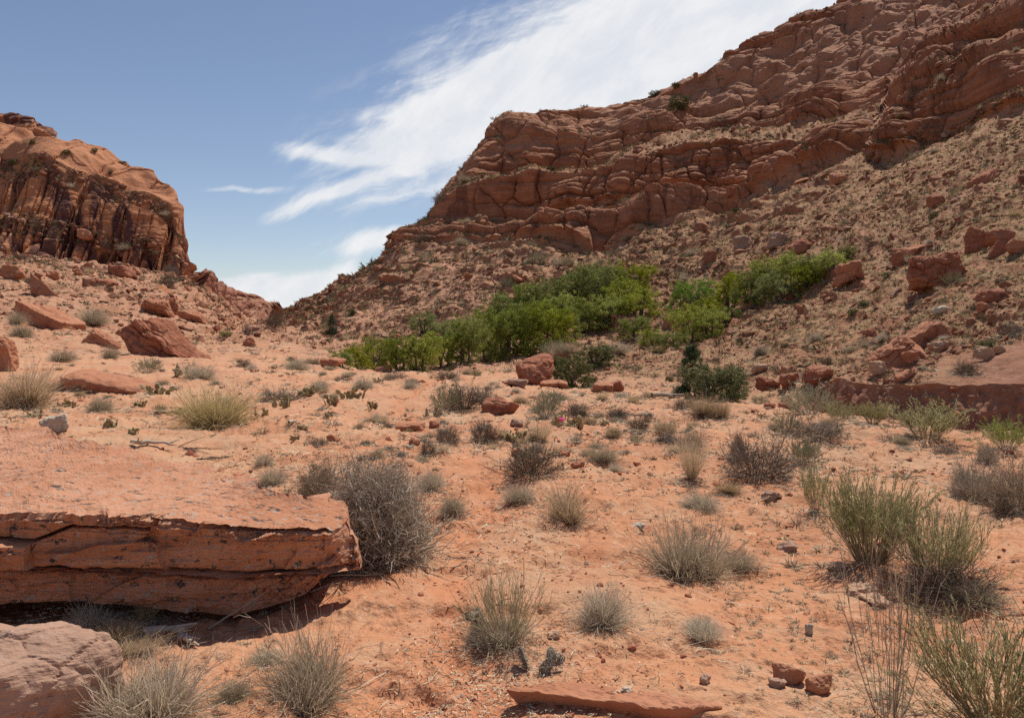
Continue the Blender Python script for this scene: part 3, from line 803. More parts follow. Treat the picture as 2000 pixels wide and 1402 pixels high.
def tube_path(pts, rad, nside=6):
    """tapered tube through points"""
    pts = np.asarray(pts, float); k = len(pts)
    d = np.gradient(pts, axis=0); d /= np.linalg.norm(d, axis=1, keepdims=True) + 1e-9
    ref = np.where(np.abs(d[:, 2:3]) > .9, [[1.0, 0, 0]], [[0, 0, 1.0]])
    u = np.cross(d, ref); u /= np.linalg.norm(u, axis=1, keepdims=True); v = np.cross(d, u)
    a = np.arange(nside) / nside * 2 * np.pi
    co = pts[:, None] + (u[:, None] * np.cos(a)[None, :, None] + v[:, None] * np.sin(a)[None, :, None]) * np.asarray(rad)[:, None, None]
    i = np.arange(k - 1)[:, None] * nside; j = np.arange(nside)[None]
    f = np.stack([i + j, i + (j + 1) % nside, i + nside + (j + 1) % nside, i + nside + j], -1).reshape(-1, 4)
    return co.reshape(-1, 3), f, np.full(k * nside, .5), np.repeat(np.linspace(0, 1, k), nside)


def mk_tree(seed, mat, shape='oak', nleaf=11000, leaf=.036, lobes=11, flatten=.75):
    """crown about 1 wide and 1 high in all, built of leaf quads gathered in clumps on limbs"""
    r = np.random.default_rng(seed)
    tr = []
    cl = []
    ntr = 3 if shape == 'oak' else 2
    for q in range(ntr):
        a = r.uniform(0, 6.28); le = r.uniform(.06, .2)
        top = np.array([math.cos(a) * le, math.sin(a) * le, r.uniform(.5, .66)])
        b = np.array([math.cos(a) * .03, math.sin(a) * .03, -.05])
        mid = (b + top) / 2 + r.normal(0, .03, 3)
        tr.append(tube_path([b, mid * [1, 1, .7], mid, top], [.030, .024, .018, .009]))
        for j in range(5):
            a2 = r.uniform(0, 6.28); e = np.array([math.cos(a2) * r.uniform(.2, .36), math.sin(a2) * r.uniform(.2, .36), r.uniform(.35, .75)])
            s0 = b + (top - b) * r.uniform(.4, .9)
            m_ = (s0 + e) / 2 + r.normal(0, .03, 3)
            tr.append(tube_path([s0, m_, e], [.010, .007, .003], 5)); cl.append(e)
    for j in range(lobes * 2):
        a2 = r.uniform(0, 6.28); rr = .40 * math.sqrt(r.uniform(.02, 1)); zz = r.uniform(.05, .86 - 1.7 * rr * rr)
        cl.append(np.array([math.cos(a2) * rr, math.sin(a2) * rr, zz]))
    cl = np.array(cl)
    if shape == 'cone':
        z = r.uniform(.04, .98, 60); a2 = r.uniform(0, 6.28, 60); rr = .34 * np.sqrt(np.clip(1 - z, 0, 1)) * r.uniform(.4, 1, 60)
        cl = np.stack([np.cos(a2) * rr, np.sin(a2) * rr, z], -1)
    sub_n = 7
    c2 = (cl[:, None] + r.normal(0, .085 if shape != 'cone' else .05, (len(cl), sub_n, 3)) * [1, 1, flatten]).reshape(-1, 3)
    c2 = np.concatenate([cl, c2])
    idx = r.integers(0, len(c2), nleaf)
    sz = r.uniform(.026, .062, len(c2))[idx][:, None]
    v = r.normal(0, 1, (nleaf, 3)); v /= np.linalg.norm(v, axis=1, keepdims=True)
    ctr = c2[idx] + v * sz * (r.uniform(0, 1, (nleaf, 1)) ** .45) * 1.25
    ctr[:, 2] = np.maximum(ctr[:, 2], .03)
    nn = v * 1.3 + r.normal(0, .45, (nleaf, 3)) + [0, 0, .3]; nn /= np.linalg.norm(nn, axis=1, keepdims=True)
    u = np.cross(nn, r.normal(0, 1, (nleaf, 3))); u /= np.linalg.norm(u, axis=1, keepdims=True); w_ = np.cross(nn, u)
    s_ = leaf * r.uniform(.45, 1, (nleaf, 1)) * .5
    co = np.stack([ctr - u * s_, ctr - w_ * s_ * .6, ctr + u * s_, ctr + w_ * s_ * .6], 1).reshape(-1, 3)
    f = np.arange(nleaf * 4).reshape(-1, 4)
    vv = np.clip(r.uniform(0, 1, len(c2))[idx] * .6 + r.uniform(0, .4, nleaf), 0, 1)
    return [('trunk', M_BARK, merge(tr)), ('crown', mat, (co, f, np.repeat(vv, 4), np.repeat(.5, nleaf * 4)))]


M_PADB = plant_mat('weathered_cactus_pad', (.15, .095, .065), (.24, .165, .11))


def mk_cactus(seed, n=16, spread=.42, size=.12, spines=0):
    r = np.random.default_rng(seed)
    parts, sp_ = [], []
    th = np.linspace(0, np.pi, 8); ph = np.linspace(0, 2 * np.pi, 11)[:-1]
    T_, Ph = np.meshgrid(th, ph, indexing='ij')
    unit = np.stack([np.sin(T_) * np.cos(Ph) * .78 * (1 + .22 * np.cos(T_)), np.sin(T_) * np.sin(Ph) * .20, 1 - np.cos(T_)], -1).reshape(-1, 3) * .5
    ff = []
    for i in range(7):
        for j in range(10): ff.append((i * 10 + j, i * 10 + (j + 1) % 10, (i + 1) * 10 + (j + 1) % 10, (i + 1) * 10 + j))
    ff = np.array(ff)
    spots = [(r.normal(0, spread * .5), r.normal(0, spread * .5), -.01, 0) for _ in range(n)]
    allp = []
    for (x, y, z, l_) in spots:
        s_ = size * r.uniform(.7, 1.15); e = Euler((r.normal(0, .35), r.normal(0, .45), r.uniform(0, 6.28))); Mx = np.array(e.to_matrix())
        allp.append((np.array([x, y, z]), s_, Mx))
        for c_ in range(r.integers(0, 3)):
            e2 = Euler((r.normal(0, .4), r.choice([-.6, .5, .1]) + r.normal(0, .2), 0)); M2 = Mx @ np.array(e2.to_matrix())
            allp.append((np.array([x, y, z]) + Mx @ np.array([r.normal(0, .12) * s_, 0, s_ * .9]), s_ * r.uniform(.6, .9), M2))
    for o_, s_, Mx in allp:
        co = (unit * s_) @ Mx.T + o_
        parts.append((co, ff, np.full(len(co), r.uniform()), np.full(len(co), .5)))
        if spines:
            pick = unit[r.integers(10, 60, spines)] * s_; nrm_ = r.normal(0, 1, pick.shape); nrm_[:, 1] = np.sign(pick[:, 1]) * 2 * np.abs(nrm_[:, 1]); nrm_ /= np.linalg.norm(nrm_, axis=1, keepdims=True)
            t = np.linspace(0, 1, 2)[None, :, None]
            p = (pick[:, None] + nrm_[:, None] * s_ * r.uniform(.15, .4, (spines, 1, 1)) * t) @ Mx.T + o_
            sp_.append(rib(r, p, .010, .005))
    out = [('pads', M_PADB if spines else M_PAD, merge(parts))]
    if spines: out.append(('spines', M_SPINE, merge(sp_)))
    return out


PROTO = {}


def proto(key, fn, name):
    """builds the mesh data of a plant once"""
    if key not in PROTO:
        lst = []
        for pn, mat, (co, f, v, al) in fn():
            o = mesh_obj(pn, co, f, mat, attrs={'var': v, 'along': al}, smooth=True, link=False)
            lst.append((pn, o.data)); bpy.data.objects.remove(o)
        PROTO[key] = lst
    return PROTO[key]


def plant(key, fn, name, label, cat, loc, sx, sz, rz, group=None, tilt=0.0, sy=None):
    lst = proto(key, fn, name)
    if len(lst) == 1:
        o = bpy.data.objects.new(name, lst[0][1]); COL.objects.link(o)
    else:
        o = bpy.data.objects.new(name, None); o.empty_display_size = .2; COL.objects.link(o)
        for pn, me in lst:
            c_ = bpy.data.objects.new(pn, me); COL.objects.link(c_); c_.parent = o
    o.location = loc; o.scale = (sx, sy or sx, sz); o.rotation_euler = (0, tilt, rz)
    return tag(o, label, cat, group)


KINDS = {
    'grey': (lambda s: (lambda: mk_tuft(s, 460, M_GREYGRASS)), 'dry_tuft', 'dry bush', 4, 1.0, .52),
    'tan': (lambda s: (lambda: mk_tuft(s, 460, M_TAN, spread=1.0, droop=.2)), 'dry_tuft', 'dry bush', 3, 1.0, .58),
    'gold': (lambda s: (lambda: mk_tuft(s, 620, M_GOLD, spread=1.05, droop=.28, w=.006, length=.68)), 'golden_tuft', 'tuft', 2, 1.0, .62),
    'straw': (lambda s: (lambda: mk_straw(s, 520, M_STRAW)), 'straw_tuft', 'tuft', 3, 1.05, .95),
    'dark': (lambda s: (lambda: mk_twig(s, 60, M_DARKTWIG, fine=4)), 'twiggy_shrub', 'shrub', 4, 1.1, .60),
    'twig': (lambda s: (lambda: mk_twig(s, 70, M_GREYTWIG, fine=6)), 'twiggy_shrub', 'shrub', 4, 1.1, .62),
    'rabbit': (lambda s: (lambda: mk_rabbit(s, 70, M_RLEAF, M_RSTEM)), 'rabbitbrush', 'shrub', 3, 1.25, 1.0),
    'sage': (lambda s: (lambda: mk_rabbit(s, 70, M_SAGE, M_GREYTWIG, .8, 1.1, 8)), 'sage_shrub', 'shrub', 3, 1.3, .75),
    'bright': (lambda s: (lambda: mk_rabbit(s, 70, M_BLEAF, M_RSTEM, .9, .85, 10)), 'rabbitbrush', 'shrub', 2, 1.3, .88),
    'pear': (lambda s: (lambda: mk_cactus(s, 16, .22, .17)), 'prickly_pear', 'cactus', 4, 1.0, .24),
    'oak': (lambda s: (lambda: mk_tree(s, M_OAK)), 'oak_tree', 'tree', 5, .95, .98),
    'oakb': (lambda s: (lambda: mk_tree(s, M_OAKB)), 'oak_tree', 'tree', 4, .95, .98),
    'oakd': (lambda s: (lambda: mk_tree(s, M_OAKD)), 'oak_tree', 'tree', 3, .95, .98),
    'cott': (lambda s: (lambda: mk_tree(s, M_COTT, nleaf=14000, leaf=.034, lobes=16, flatten=1)), 'cottonwood_tree', 'tree', 1, .95, .98),
    'juni': (lambda s: (lambda: mk_tree(s, M_JUN, 'cone', 13000, .034)), 'juniper_tree', 'tree', 2, .70, 1.0),
    'juno': (lambda s: (lambda: mk_tree(s, M_JUNO, 'oak', 17000, .034, 16)), 'juniper_tree', 'tree', 2, .95, .98),
}
_cnt = {}
BASES = []


def put(kind, px, py, wpx, hpx, label, group=None, seed=None, special=None, sink=.0, loc=None, wh=None):
    """stand a plant where its foot meets the terrain seen at (px, py); wpx, hpx its apparent size there"""
    fn, name, cat, nv, w0, h0 = KINDS[kind]
    w0, h0 = wh or (w0, h0)
    p = loc if loc is not None else ground_at(px, py)
    Y = p.y
    sx_, sz_ = wpx * Y / F_PX / w0, hpx * Y / F_PX / h0
    if kind == 'pear': sz_ = sx_
    p = Vector(p)
    if seed is None:
        _cnt[kind] = _cnt.get(kind, 0) + 1; seed = _cnt[kind] % nv
    k = (kind, seed)
    f = fn(100 + 7 * seed + len(kind))
    if special: k = ('own', px, py); f = special
    if kind in ('oak', 'oakb', 'oakd', 'cott', 'juno'): sink = sink + .07 * sz_
    p.z -= sink
    if loc is None and Y < 45: p.y += wpx * Y / F_PX * .22 ; p.z = ground_z(p.x, p.y) - sink; p.x = p.x * (p.y / (p.y - wpx * Y / F_PX * .22))
    if p.y < 24 and kind not in ('pear', 'juno', 'juni'): BASES.append((p.x, p.y, wpx * Y / F_PX))
    return plant(k, f, name, label, cat, p, sx_, sz_, random.Random(px * 31 + py).uniform(0, 6.28), group)

# ================================================================== rocks
_ico = {}


def ico(l):
    if l not in _ico:
        bm = bmesh.new(); bmesh.ops.create_icosphere(bm, subdivisions=l, radius=1)
        _ico[l] = (np.array([v.co[:] for v in bm.verts]), np.array([[v.index for v in f.verts] for f in bm.faces])); bm.free()
    return _ico[l]


def rock_geo(seed, lvl=4, dims=(1, 1, 1), planes=11, soft=14, rough=.05, strata=0.0, freq=14, box=.6, sc=1.0):
    """faceted boulder: a convex body cut by planes, worn edges, bedding grooves; base at z=0"""
    r = np.random.default_rng(seed)
    d, f = ico(lvl)
    n = [np.array(v, float) for v in ((1, 0, 0), (-1, 0, 0), (0, 1, 0), (0, -1, 0), (0, 0, 1), (0, 0, -1))]
    n = [v + r.normal(0, .22, 3) for v in n]; dist = list(r.uniform(.75, 1.0, 6) * (.62 + .38 * (1 - box)))
    for k in range(planes):
        v = r.normal(0, 1, 3); n.append(v); dist.append(r.uniform(.72, 1.0))
    n = np.array(n); n /= np.linalg.norm(n, axis=1, keepdims=True); dist = np.array(dist)
    c = np.maximum(d @ n.T, .02) / dist
    rad = 1 / (c ** soft).sum(1) ** (1 / soft)
    p = d * rad[:, None]
    p /= np.abs(p).max(0)                                  # fit the box
    p = p * .5 * np.array(dims)
    m = min(dims)
    q = p / m
    nn = d / (np.array(dims) / m); nn /= np.linalg.norm(nn, axis=1, keepdims=True)
    e = fbm(q * 2.4 * sc + seed, 5, seed % 97, .55) * rough * 1.6
    f1, f2, idn = worley(q * 2.2 * sc + seed * 1.7, seed % 53)
    e += (idn - .5) * rough * 1.2 - np.exp(-((f2 - f1) / .05) ** 2) * rough * .6
    if strata:
        s = q[:, 2] * freq + fbm(q * 1.5, 2, 5) * 1.2; fr = s - np.floor(s)
        lay = _h(np.floor(s).astype(np.int64), np.floor(s).astype(np.int64) * 0, np.floor(s).astype(np.int64) * 0, seed % 31).astype(float) / 4294967295
        e += ((lay - .5) * 1.2 - np.clip(fr * 6 - 5, 0, 1) * .8) * strata * (1 - np.abs(nn[:, 2])) ** .5
    p = p + nn * (e * m)[:, None]
    p[:, 2] += dims[2] * .5
    return p, f


def boulder(px, py, wpx, hpx, label, seed, mat=None, depth=.8, rz=0.0, ry=0.0, rx=0.0, sink=.12, lvl=5, name='boulder', cat='boulder', group=None, Y=None, **kw):
    g = ground_at(px, py)
    if Y is not None:
        g = Vector(((px - 1000) / F_PX * Y, Y, 0)); g.z = ground_z(g.x, g.y)
    Y = g.y
    w_, h_ = wpx * Y / F_PX, hpx * Y / F_PX
    sink = max(sink, .32 if lvl <= 3 else .2); drop = abs(math.sin(R(ry))) * w_ * .13
    if lvl <= 3: kw.setdefault('box', .1); kw.setdefault('planes', 15); kw.setdefault('soft', 20); kw.setdefault('rough', .09); rx, ry = rx or (seed * 37 % 30) - 15, ry or (seed * 53 % 30) - 15
    p, f = rock_geo(seed, lvl, (w_, w_ * depth, h_ * (1 + sink)), **kw)
    o = mesh_obj(name, p, f, mat or M_ROCK, smooth=False)
    o.location = g + Vector((0, w_ * depth * .35, -h_ * sink - drop))
    o.rotation_euler = (R(rx), R(ry), R(rz))
    return tag(o, label, cat, group)


# ---- the big tilted slab in the left foreground
def ipl(pts, x, c=1): return np.interp(x, [q[0] for q in pts], [q[c] for q in pts])


SBK = [(-700, 790, 8.6), (-300, 808, 7.9), (0, 830, 7.1), (100, 836, 6.7), (215, 870, 6.0), (400, 915, 5.26), (500, 940, 4.97), (600, 962, 4.80), (650, 974, 4.72), (672, 981, 4.70), (680, 992, 4.69), (684, 1030, 4.68), (690, 1034, 4.66), (700, 1064, 4.64), (707, 1092, 4.62)]
SFT = [(-700, 1002, 3.75), (-200, 1003, 3.85), (0, 1006, 3.9), (100, 1004, 3.92), (223, 1008, 3.96), (298, 1007, 4.0), (410, 1020, 4.06), (521, 1033, 4.14), (600, 1032, 4.22), (633, 1030, 4.26), (648, 1036, 4.28), (664, 1031, 4.36), (676, 1018, 4.48), (681, 1028, 4.5), (684, 1040, 4.5), (690, 1046, 4.5), (700, 1070, 4.5), (707, 1096, 4.55)]
SFB = [(-700, 1112, 3.78), (0, 1112, 3.92), (223, 1115, 3.98), (354, 1118, 4.04), (480, 1128, 4.1), (560, 1122, 4.18), (663, 1112, 4.34), (700, 1108, 4.5), (707, 1104, 4.56)]
SLT = [(-700, 1110, 3.84), (0, 1110, 3.98), (223, 1113, 4.04), (354, 1117, 4.1), (480, 1127, 4.16), (600, 1120, 4.28), (640, 1117, 4.34)]
SLB = [(-700, 1182, 3.84), (0, 1176, 3.96), (130, 1172, 4.0), (223, 1178, 4.02), (335, 1189, 4.07), (458, 1202, 4.12), (536, 1178, 4.26), (596, 1156, 4.34), (634, 1124, 4.42), (640, 1119, 4.44)]


SFB = [(x, y, d + .06 * min(1, (707 - x) / 100)) for x, y, d in SFB]
SLT = [(x, y, d + .05) for x, y, d in SLT]; SLB = [(x, y, d + .10) for x, y, d in SLB]


def loft_slab(TB, TF, FB, x1, upper):
    xs = np.concatenate([np.linspace(-700, -20, 60)[:-1], np.arange(-20, x1, 2.2), [x1]])
    n = len(xs)
    tb = w2p(xs, ipl(TB, xs), ipl(TB, xs, 2)); tf = w2p(xs, ipl(TF, xs), ipl(TF, xs, 2)); fb = w2p(xs, ipl(FB, xs), ipl(FB, xs, 2))
    bb = tb.copy(); bb[:, 2] = fb[:, 2] - .13 * np.clip((690 - xs) / 120, 0, 1) if upper else -.06; bb[:, 1] -= .03 if upper else .12
    if not upper: bb[:, 1] = fb[:, 1] + .9
    rings = []; kinds = []
    nt, nf = (90, 60) if upper else (16, 44)
    for j in range(nt): t = (j / nt) ** .8; rings.append(tb + (tf - tb) * t); kinds.append((0, t))
    for j in range(nf): t = j / nf; rings.append(tf + (fb - tf) * t); kinds.append((1, t))
    for j in range(14): t = j / 14; rings.append(fb + (bb - fb) * t); kinds.append((2, t))
    for j in range(6): t = j / 6; rings.append(bb + (tb - bb) * t); kinds.append((3, t))
    G = np.array(rings); K = np.array([k[0] for k in kinds]); Tt = np.array([k[1] for k in kinds])
    m_ = len(G); p = G.reshape(-1, 3).copy(); kk = np.repeat(K, n); t_ = np.repeat(Tt, n); px = np.tile(xs, m_)
    py = HOR - (p[:, 2] - CAM_Z) / p[:, 1] * F_PX
    dy = np.zeros(len(p)); dz = np.zeros(len(p))
    edge = np.clip(np.minimum(t_, 1 - t_) * 12, 0, 1)
    f_ = kk == 1
    q = p[f_]
    hh = q[:, 2] + .10 * q[:, 0]
    s = hh * 60 + fbm(q * 1.2, 3, 81) * .7; lay = _h(np.floor(s).astype(np.int64), np.zeros(len(s), np.int64), np.zeros(len(s), np.int64), 5).astype(float) / 4294967295
    top_ = np.exp(-t_[f_] / .28)
    big = fbm(q * [1.3, 1.3, 2.6], 3, 83)
    f1, f2, idn = worley(q * [1.7, 1.7, 3.6] + fbm(q * 3, 2, 84)[:, None] * .6, 85)
    g1_, g2_, idm = worley(q * [9, 9, 14] + fbm(q * 8, 2, 86)[:, None] * .6, 87)
    rough_zone = np.clip(fbm(q * [1.6, 1, 3], 2, 88) * 2.2 + .45 + np.clip((px[f_] - 330) / 500, 0, .5), 0, 1)
    dd = (lay - .5) * (.010 + .05 * top_ ** 2) + big * .030 + (idn - .5) * .05 - .012 * np.exp(-((f2 - f1) / .04) ** 2) + rough_zone * ((idm - .5) * .040 + fbm(q * [18, 18, 30], 4, 89, .6) * .020) + fbm(q * [7, 7, 14], 5, 90, .6) * .016
    dd += .05 * np.exp(-((t_[f_] - .04) / .05) ** 2)                      # worn upper edge
    dd += .06 * np.exp(-((t_[f_] - 1) / .06) ** 2) * (1 if upper else 0)
    if upper:
        ck = ipl([(-700, 1046), (0, 1053), (60, 1058), (130, 1031), (250, 1033), (300, 1036)], px[f_])
        dd += np.exp(-((py[f_] - ck) / 2.2) ** 2) * .13 * (px[f_] < 290)
        dd -= .07 * ((py[f_] > ck) & (px[f_] < 62)) * np.clip((py[f_] - ck) / 6, 0, 1)
    dy[f_] = dd
    a = kk == 0
    if upper:
        q = p[a]
        sy = ipl([(-700, 930), (0, 955), (110, 968), (223, 1000), (298, 1010), (310, 1100)], px[a])
        dz[a] = fbm(q * 2.5, 4, 91) * .014 + fbm(q * [7, 12, 1], 5, 92, .6) * .009 - .026 * np.clip((py[a] - sy) / 16, 0, 1) * (px[a] < 306) - .012 * np.exp(-((py[a] - sy - 5) / 6) ** 2) * (px[a] < 306)
        sy2 = ipl([(-700, 960), (0, 985), (160, 990), (290, 1009), (310, 1100)], px[a])
        dz[a] -= .016 * np.clip((py[a] - sy2) / 15, 0, 1) * (px[a] < 300)
        l2 = np.floor(py[a] / 5 + fbm(q * 3, 2, 93) * 2.5 + px[a] / 45); dz[a] -= (l2 % 2) * .0012 * np.exp(-((t_[a] - 1) / .10) ** 2)
        dy[a] += fbm(np.stack([px[a] / 40, px[a] * 0, px[a] * 0], -1), 4, 94) * .14 * (1 - t_[a]) ** 6 * (px[a] < 640)
    # ragged front edge: the same shift for both faces along the edge
    rag = fbm(np.stack([px / 22, 0 * px, 0 * px], -1), 5, 95 if upper else 96, .6) * .026
    dy += rag * np.where(kk == 0, t_ ** 8, np.where(kk == 1, np.exp(-t_ * 3.5), 0))
    b_ = kk >= 2
    dz[b_] += fbm(p[b_] * 4, 3, 97) * .015
    first = G[nt].reshape(-1, 3)
    p[:, 1] += dy; p[:, 2] += dz
    P2 = p.reshape(m_, n, 3)
    # close the two ends
    i = np.arange(m_)[:, None] * n + np.arange(n - 1)[None]
    i2 = (np.roll(np.arange(m_), -1))[:, None] * n + np.arange(n - 1)[None]
    f = np.stack([i, i2, i2 + 1, i + 1], -1).reshape(-1, 4)
    c0, c1 = P2[:, 0].mean(0), P2[:, -1].mean(0)
    co = np.concatenate([p, [c0, c1]]); N0 = len(p)
    r_ = np.arange(m_); rn = np.roll(r_, -1)
    e0 = np.stack([r_ * n, np.full(m_, N0), rn * n], -1); e1 = np.stack([r_ * n + n - 1, rn * n + n - 1, np.full(m_, N0 + 1)], -1)
    return co, [f, np.concatenate([e0, e1])]


slab = bpy.data.objects.new('sandstone_slab', None); COL.objects.link(slab); slab.location = (-1.6, 4.2, 0)
tag(slab, 'huge flat topped orange sandstone slab with shaded layered front edge, filling the left foreground', 'rock slab')
co, f = loft_slab(SBK, SFT, SFB, 707, True)
o = mesh_obj('upper_bed', co - np.array(slab.location), f, M_SLAB, slab, smooth=False)
co, f = loft_slab([(x, y - 2, d + .6) for x, y, d in SLT], SLT, SLB, 640, False)
o = mesh_obj('lower_bed', co - np.array(slab.location), f, M_SLAB, slab, smooth=False)

BL = []   # boulders: px, base py, w, h, label, seed, options
o = boulder(-50, 1510, 400, 236, 'rounded grey brown boulder in the bottom left corner below the slab', 3, M_ROCKG, depth=.9, planes=3, soft=4, rough=.030, box=0, lvl=6, Y=2.85, rz=20, ry=7)
boulder(1195, 1420, 440, 38, 'long low sandstone strip half buried at the bottom edge', 5, M_ROCK, depth=.34, planes=1, soft=12, rough=.035, strata=.06, freq=3, lvl=6, rz=-20, sink=.7, Y=3.2, ry=1, name='rock_ledge', cat='rock ledge')
boulder(1543, 1338, 66, 34, 'small flat red rock, left one of the touching pair at lower right', 8, M_ROCK, depth=.5, rz=-20, lvl=4, sink=.3)
boulder(1603, 1358, 62, 34, 'small wedge shaped red rock, right one of the touching pair at lower right', 9, M_ROCK, depth=.6, rz=15, lvl=4, sink=.3)
boulder(1522, 1345, 34, 14, 'small brown stone tucked before the touching pair of red rocks', 10, M_ROCKG, lvl=3)
boulder(1040, 752, 92, 56, 'large rounded dark red boulder beside the olive junipers at mid valley', 21, M_ROCKD, depth=.8, rz=12, planes=6, soft=9, lvl=5, rough=.05)
boulder(978, 812, 72, 32, 'dark red humped boulder in front of the grey twiggy shrubs at centre', 22, M_ROCKD, depth=.7, rz=-8, planes=6, soft=9, lvl=5, rough=.05)
boulder(800, 842, 62, 15, 'flat orange rock lying beside the footpath', 23, M_ROCK, depth=.7, lvl=4, strata=.04)
boulder(848, 838, 22, 14, 'small orange rock just right of the flat rock by the footpath', 24, M_ROCK, lvl=3)
boulder(809, 870, 24, 13, 'small orange rock in front of the flat rock by the footpath', 25, M_ROCK, lvl=3)
boulder(647, 862, 30, 12, 'small orange rock behind the big bare grey bush', 26, M_ROCK, lvl=3)
boulder(1203, 766, 30, 24, 'pointed dark red rock right of the olive junipers', 27, M_ROCKD, lvl=4)
boulder(1175, 765, 45, 16, 'low orange rock beside the pointed dark red rock', 28, M_ROCK, lvl=4)
boulder(1085, 760, 60, 13, 'low flat rock at the foot of the large dark red boulder', 29, M_ROCK, lvl=4)
boulder(1010, 756, 55, 16, 'low brown rock left of the foot of the large dark red boulder', 30, M_ROCKG, lvl=4)
boulder(1010, 892, 26, 14, 'small stone beside the dark radiating bush at centre', 31, M_ROCK, lvl=3)
boulder(1103, 893, 26, 12, 'small flat red stone right of the dark radiating bush', 32, M_ROCK, lvl=3)
boulder(1130, 914, 30, 11, 'small red stone low between the dark bush and the flat dead tuft', 33, M_ROCK, lvl=3)
boulder(960, 860, 34, 16, 'red stone under the round grey shrub at centre', 34, M_ROCKD, lvl=3)
boulder(1008, 836, 28, 12, 'grey red flat stone behind the cactus patch at centre', 35, M_ROCKG, lvl=3)
boulder(1505, 798, 26, 10, 'flat red stone on the far edge of the sand flat', 36, M_ROCKD, lvl=3)
boulder(1540, 800, 40, 14, 'low red rock beside the pale green rabbitbrush at the wash edge', 37, M_ROCKD, lvl=3)
boulder(1083, 1248, 24, 14, 'small pale stone right of the green ephedra clump', 38, M_ROCKP, lvl=3)
boulder(1222, 1358, 18, 14, 'small white pebble above the low sandstone strip', 39, M_WHITE, lvl=3)
boulder(1377, 1338, 26, 17, 'small dark brown stone on the open sand at bottom', 40, M_ROCKG, lvl=3)
boulder(1582, 1240, 15, 22, 'small upright white stone on the sand at right', 41, M_WHITE, lvl=3)
boulder(1542, 1080, 42, 16, 'dark crusty lump on the sand right of the big grey tuft', 42, M_ROCKG, lvl=3, rough=.12)
boulder(1510, 985, 38, 16, 'dark dead cactus like lump on the sand before the dark twig shrub', 43, M_ROCKG, lvl=3, rough=.14)
boulder(1690, 1165, 70, 16, 'grey crusted flat stone left of the big rabbitbrush', 44, M_ROCKP, lvl=4, rough=.12)
boulder(1640, 1115, 40, 12, 'small grey crusted stone further left of the big rabbitbrush', 45, M_ROCKP, lvl=3, rough=.12)
boulder(1720, 1188, 60, 14, 'thin crusted stone in front of the big rabbitbrush', 46, M_ROCKP, lvl=4, rough=.12)
boulder(1248, 1032, 28, 8, 'small pale flake on the sand above the big grey tuft', 47, M_WHITE, lvl=3)
boulder(103, 846, 52, 34, 'pale bleached block behind the top edge of the slab', 48, M_WHITE, lvl=4, depth=.6, planes=8, rx=8)
boulder(78, 640, 140, 44, 'smooth orange slab tilted down to the right on the left slope', 50, M_ROCK, depth=.6, ry=31, rz=-8, sink=.2, planes=2, soft=50, lvl=5, rough=.03, box=1)
boulder(66, 580, 104, 36, 'angular orange block tilted above the smooth slab on the left slope', 51, M_ROCK, depth=.5, ry=42, rz=10, sink=.2, planes=2, soft=50, lvl=5, rough=.03, box=1)
boulder(282, 696, 196, 74, 'long leaning layered red boulder on the left slope', 52, M_ROCKD, depth=.4, ry=37, rz=-6, sink=.15, planes=3, soft=40, strata=.13, freq=5, lvl=6, rough=.05, box=1)
boulder(190, 676, 110, 26, 'flat layered slab lying left of the leaning boulder', 53, M_ROCK, depth=.5, ry=30, strata=.12, freq=4, lvl=5, sink=.3, soft=40, planes=3, box=1)
boulder(292, 614, 74, 40, 'dark orange boulder above the leaning boulder', 54, M_ROCK, depth=.7, ry=14, lvl=5, strata=.04, freq=6)
boulder(330, 616, 34, 34, 'small upright block right above the leaning boulder', 55, M_ROCKD, depth=.7, lvl=4)
boulder(366, 628, 60, 20, 'flat brown block on the slope right of the leaning boulder', 56, M_ROCK, depth=.6, ry=18, lvl=4)
boulder(-8, 728, 60, 74, 'brown rock cut off by the left edge of the view', 57, M_ROCK, depth=.7, lvl=5)
boulder(175, 766, 190, 34, 'broad smooth orange sandstone hump at the foot of the left slope', 58, M_ROCK, depth=.7, planes=3, soft=5, box=.1, lvl=5, rough=.03, ry=8, sink=.35)
boulder(12, 545, 60, 30, 'reddish block near the left edge below the mesa', 59, M_ROCK, lvl=4)
boulder(225, 540, 56, 24, 'dark overhanging block at the base of the left mesa', 60, M_ROCKD, lvl=4, strata=.05)
boulder(185, 560, 70, 20, 'low dark strata block on the apron of the left mesa', 61, M_ROCKD, lvl=4, strata=.08, freq=4)
boulder(640, 716, 60, 16, 'smooth orange rock left of the oak thicket', 62, M_ROCK, planes=3, soft=5, lvl=4)
boulder(747, 728, 34, 14, 'small smooth orange rock before the left end of the oak thicket', 63, M_ROCK, planes=3, soft=5, lvl=4)
boulder(490, 678, 26, 18, 'small dark red rock on the low saddle in the notch', 64, M_ROCKD, lvl=3)
boulder(1778, 705, 120, 52, 'long tilted layered slab above the wash bank, left of the stacked slabs', 70, M_ROCK, depth=.6, ry=-28, strata=.12, freq=4.5, lvl=6, sink=.2, planes=5, box=.9)
boulder(1812, 672, 110, 34, 'upper pale slab of the tilted stack above the wash bank', 71, M_ROCK, depth=.6, ry=-30, strata=.08, freq=4, lvl=5, sink=.1, box=.9)
boulder(1790, 712, 36, 30, 'small ribbed block leaning below the tilted slabs', 72, M_ROCK, depth=.7, strata=.1, freq=6, lvl=4, ry=-20)
boulder(1840, 688, 44, 22, 'small rounded tan boulder right of the tilted slabs', 73, M_ROCKP, lvl=4)
boulder(1722, 732, 32, 26, 'small rounded boulder perched on the lip of the wash bank', 74, M_ROCKP, lvl=4, planes=4)
boulder(1850, 557, 104, 78, 'big dark red cracked boulder on the steep right slope', 75, M_ROCKD, depth=.8, planes=7, strata=.06, freq=5, lvl=6, rough=.06, ry=-10)
